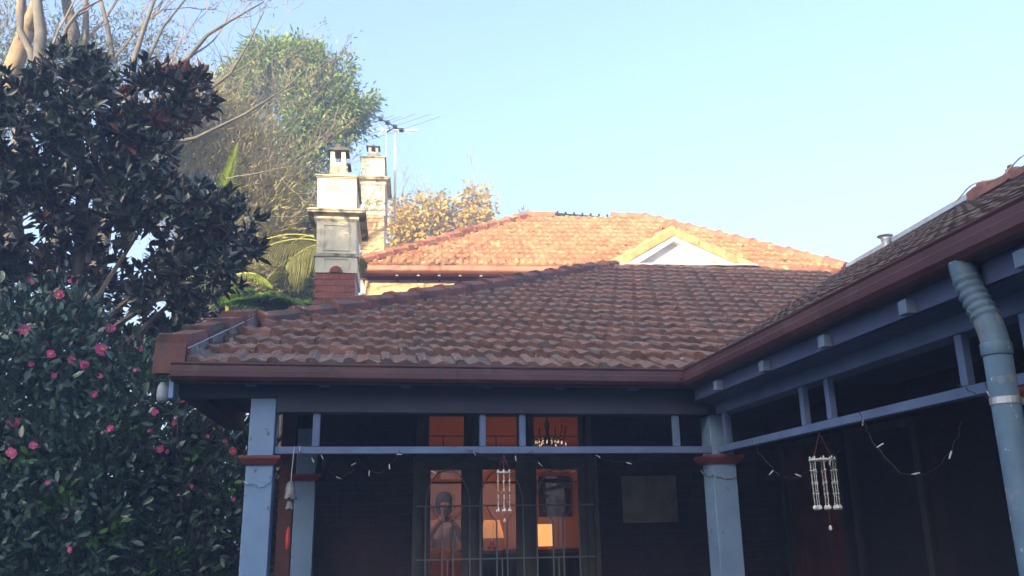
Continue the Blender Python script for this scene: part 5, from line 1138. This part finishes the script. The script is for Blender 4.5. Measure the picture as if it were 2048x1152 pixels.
for (x, z, w_, n_, lab) in ((5.45, 13.25, .10, 9, 'single leafy tip showing above the left end of the rear ridge'), (6.35, 13.08, .32, 26, 'low cluster of treetop twigs showing above the dark ridge panel')):
    tt = thing('far_tree', (x, 30, 0), lab, 'tree'); mb = MB(); mb.tube([(x, 30, 0), (x, 30, 9), (x, 30, z-.3)], [.15, .1, .02], 6)
    for q in range(4): branch(mb, (x, 30, z-.8), (random.gauss(0, w_*1.2), 0, 1), .75, .012, 1, .3, 4, .06, .3, 2, None, 4, .006)
    mb.build('trunk', M['bark_twig'], tt); leaf_cloud('crown', [(x, 30, z-.12, w_, .3, .16)], n_, 5, .12, .13, .06, M['gum_leaf'], tt, .3, .2, .1)

# =================================================================== unseen block and trees, added and shaped to shade the verandah
def QR(q, r, z): return (.643*q+.766*r, .766*q-.643*r, z)
nh = thing('added_shade_block', QR(-40, 0, 0), 'unseen brick block with long hip roof, added far behind the viewer to cast shade', 'building')
mb = MB(); mb.prism([QR(-47, -19.4, 0), QR(-47, 23.4, 0), QR(-33.6, 23.4, 0), QR(-33.6, -19.4, 0)], (0, 0, 12.4)); nw = mb.build('wall', M['brick'], nh)
mb = MB(); mb.add([QR(-47.6, -20, 12.2), QR(-47.6, 24, 12.2), QR(-33, 24, 12.2), QR(-33, -20, 12.2), QR(-40, -2, 19.05), QR(-40, 18, 19.05)], [(0, 1, 5, 4), (1, 2, 5), (2, 3, 4, 5), (3, 0, 4), (3, 2, 1, 0)]); mb.build('roof', M['tile'], nh)
for i in range(9):
    for z in (1.0, 4.4, 7.8, 10.2):
        r = -17+i*4.5
        f = MB().prism([QR(-33.6, r, z), QR(-33.6, r+1.4, z), QR(-33.6, r+1.4, z+1.7), QR(-33.6, r, z+1.7)], Vector(QR(.08, 0, 0))).build('window', M['white'], nh)
        MB().prism([QR(-33.519, r+.1, z+.1), QR(-33.519, r+1.3, z+.1), QR(-33.519, r+1.3, z+1.6), QR(-33.519, r+.1, z+1.6)], Vector(QR(.02, 0, 0))).build('pane', M['int_dark'], f)
for (q, r, zt, rd, lab) in ((-28, -7.9, 14.1, 1.4, 'slender added shade tree in front of the middle of the unseen block'), (-27, -11.6, 13.6, 2.2, 'lower added shade tree left of the slender one, by the unseen block'), (-27, -3.9, 15.2, 2.2, 'tallest added shade tree nearest the centre of the unseen block')):
    x, y, _ = QR(q, r, 0); dt = thing('added_shade_tree', (x, y, 0), lab, 'tree')  # added out of view to dapple the edge of the shade
    leaf_cloud('crown', [(x, y, zt-rd*.8, rd, rd, rd*.8), (x-rd*.5, y, zt-rd*1.7, rd, rd, rd), (x+rd*.4, y+.2, zt-rd*1.9, rd, rd, rd)], 380, 16, .7, .34, .18, M['dense_leaf'], dt, 0, .1, .3)
    mb = MB(); mb.tube([(x, y, 0), (x, y, zt-rd)], [.3, .12], 8); mb.build('trunk', M['bark_dark'], dt)

# ------------------------------------------------------------------ blue scattering volume added to imitate veiling glare of the lens
hz = MB().box((-140, -140, -1.2), (140, 140, 21)).mesh('veil_haze', [], False, False)[0]
hm = bpy.data.materials.new('veil_glare_volume'); hm.use_nodes = True; hn = hm.node_tree; hn.nodes.clear()
ho = hn.nodes.new('ShaderNodeOutputMaterial'); hv = hn.nodes.new('ShaderNodeVolumePrincipled')
hv.inputs['Color'].default_value = (.48, .63, 1.0, 1); hv.inputs['Density'].default_value = .011; hv.inputs['Anisotropy'].default_value = 0.0
hn.links.new(hv.outputs[0], ho.inputs['Volume']); hz.materials.append(hm); put('veil_haze', hz, None, (0, 0, 0), None, 'stuff')
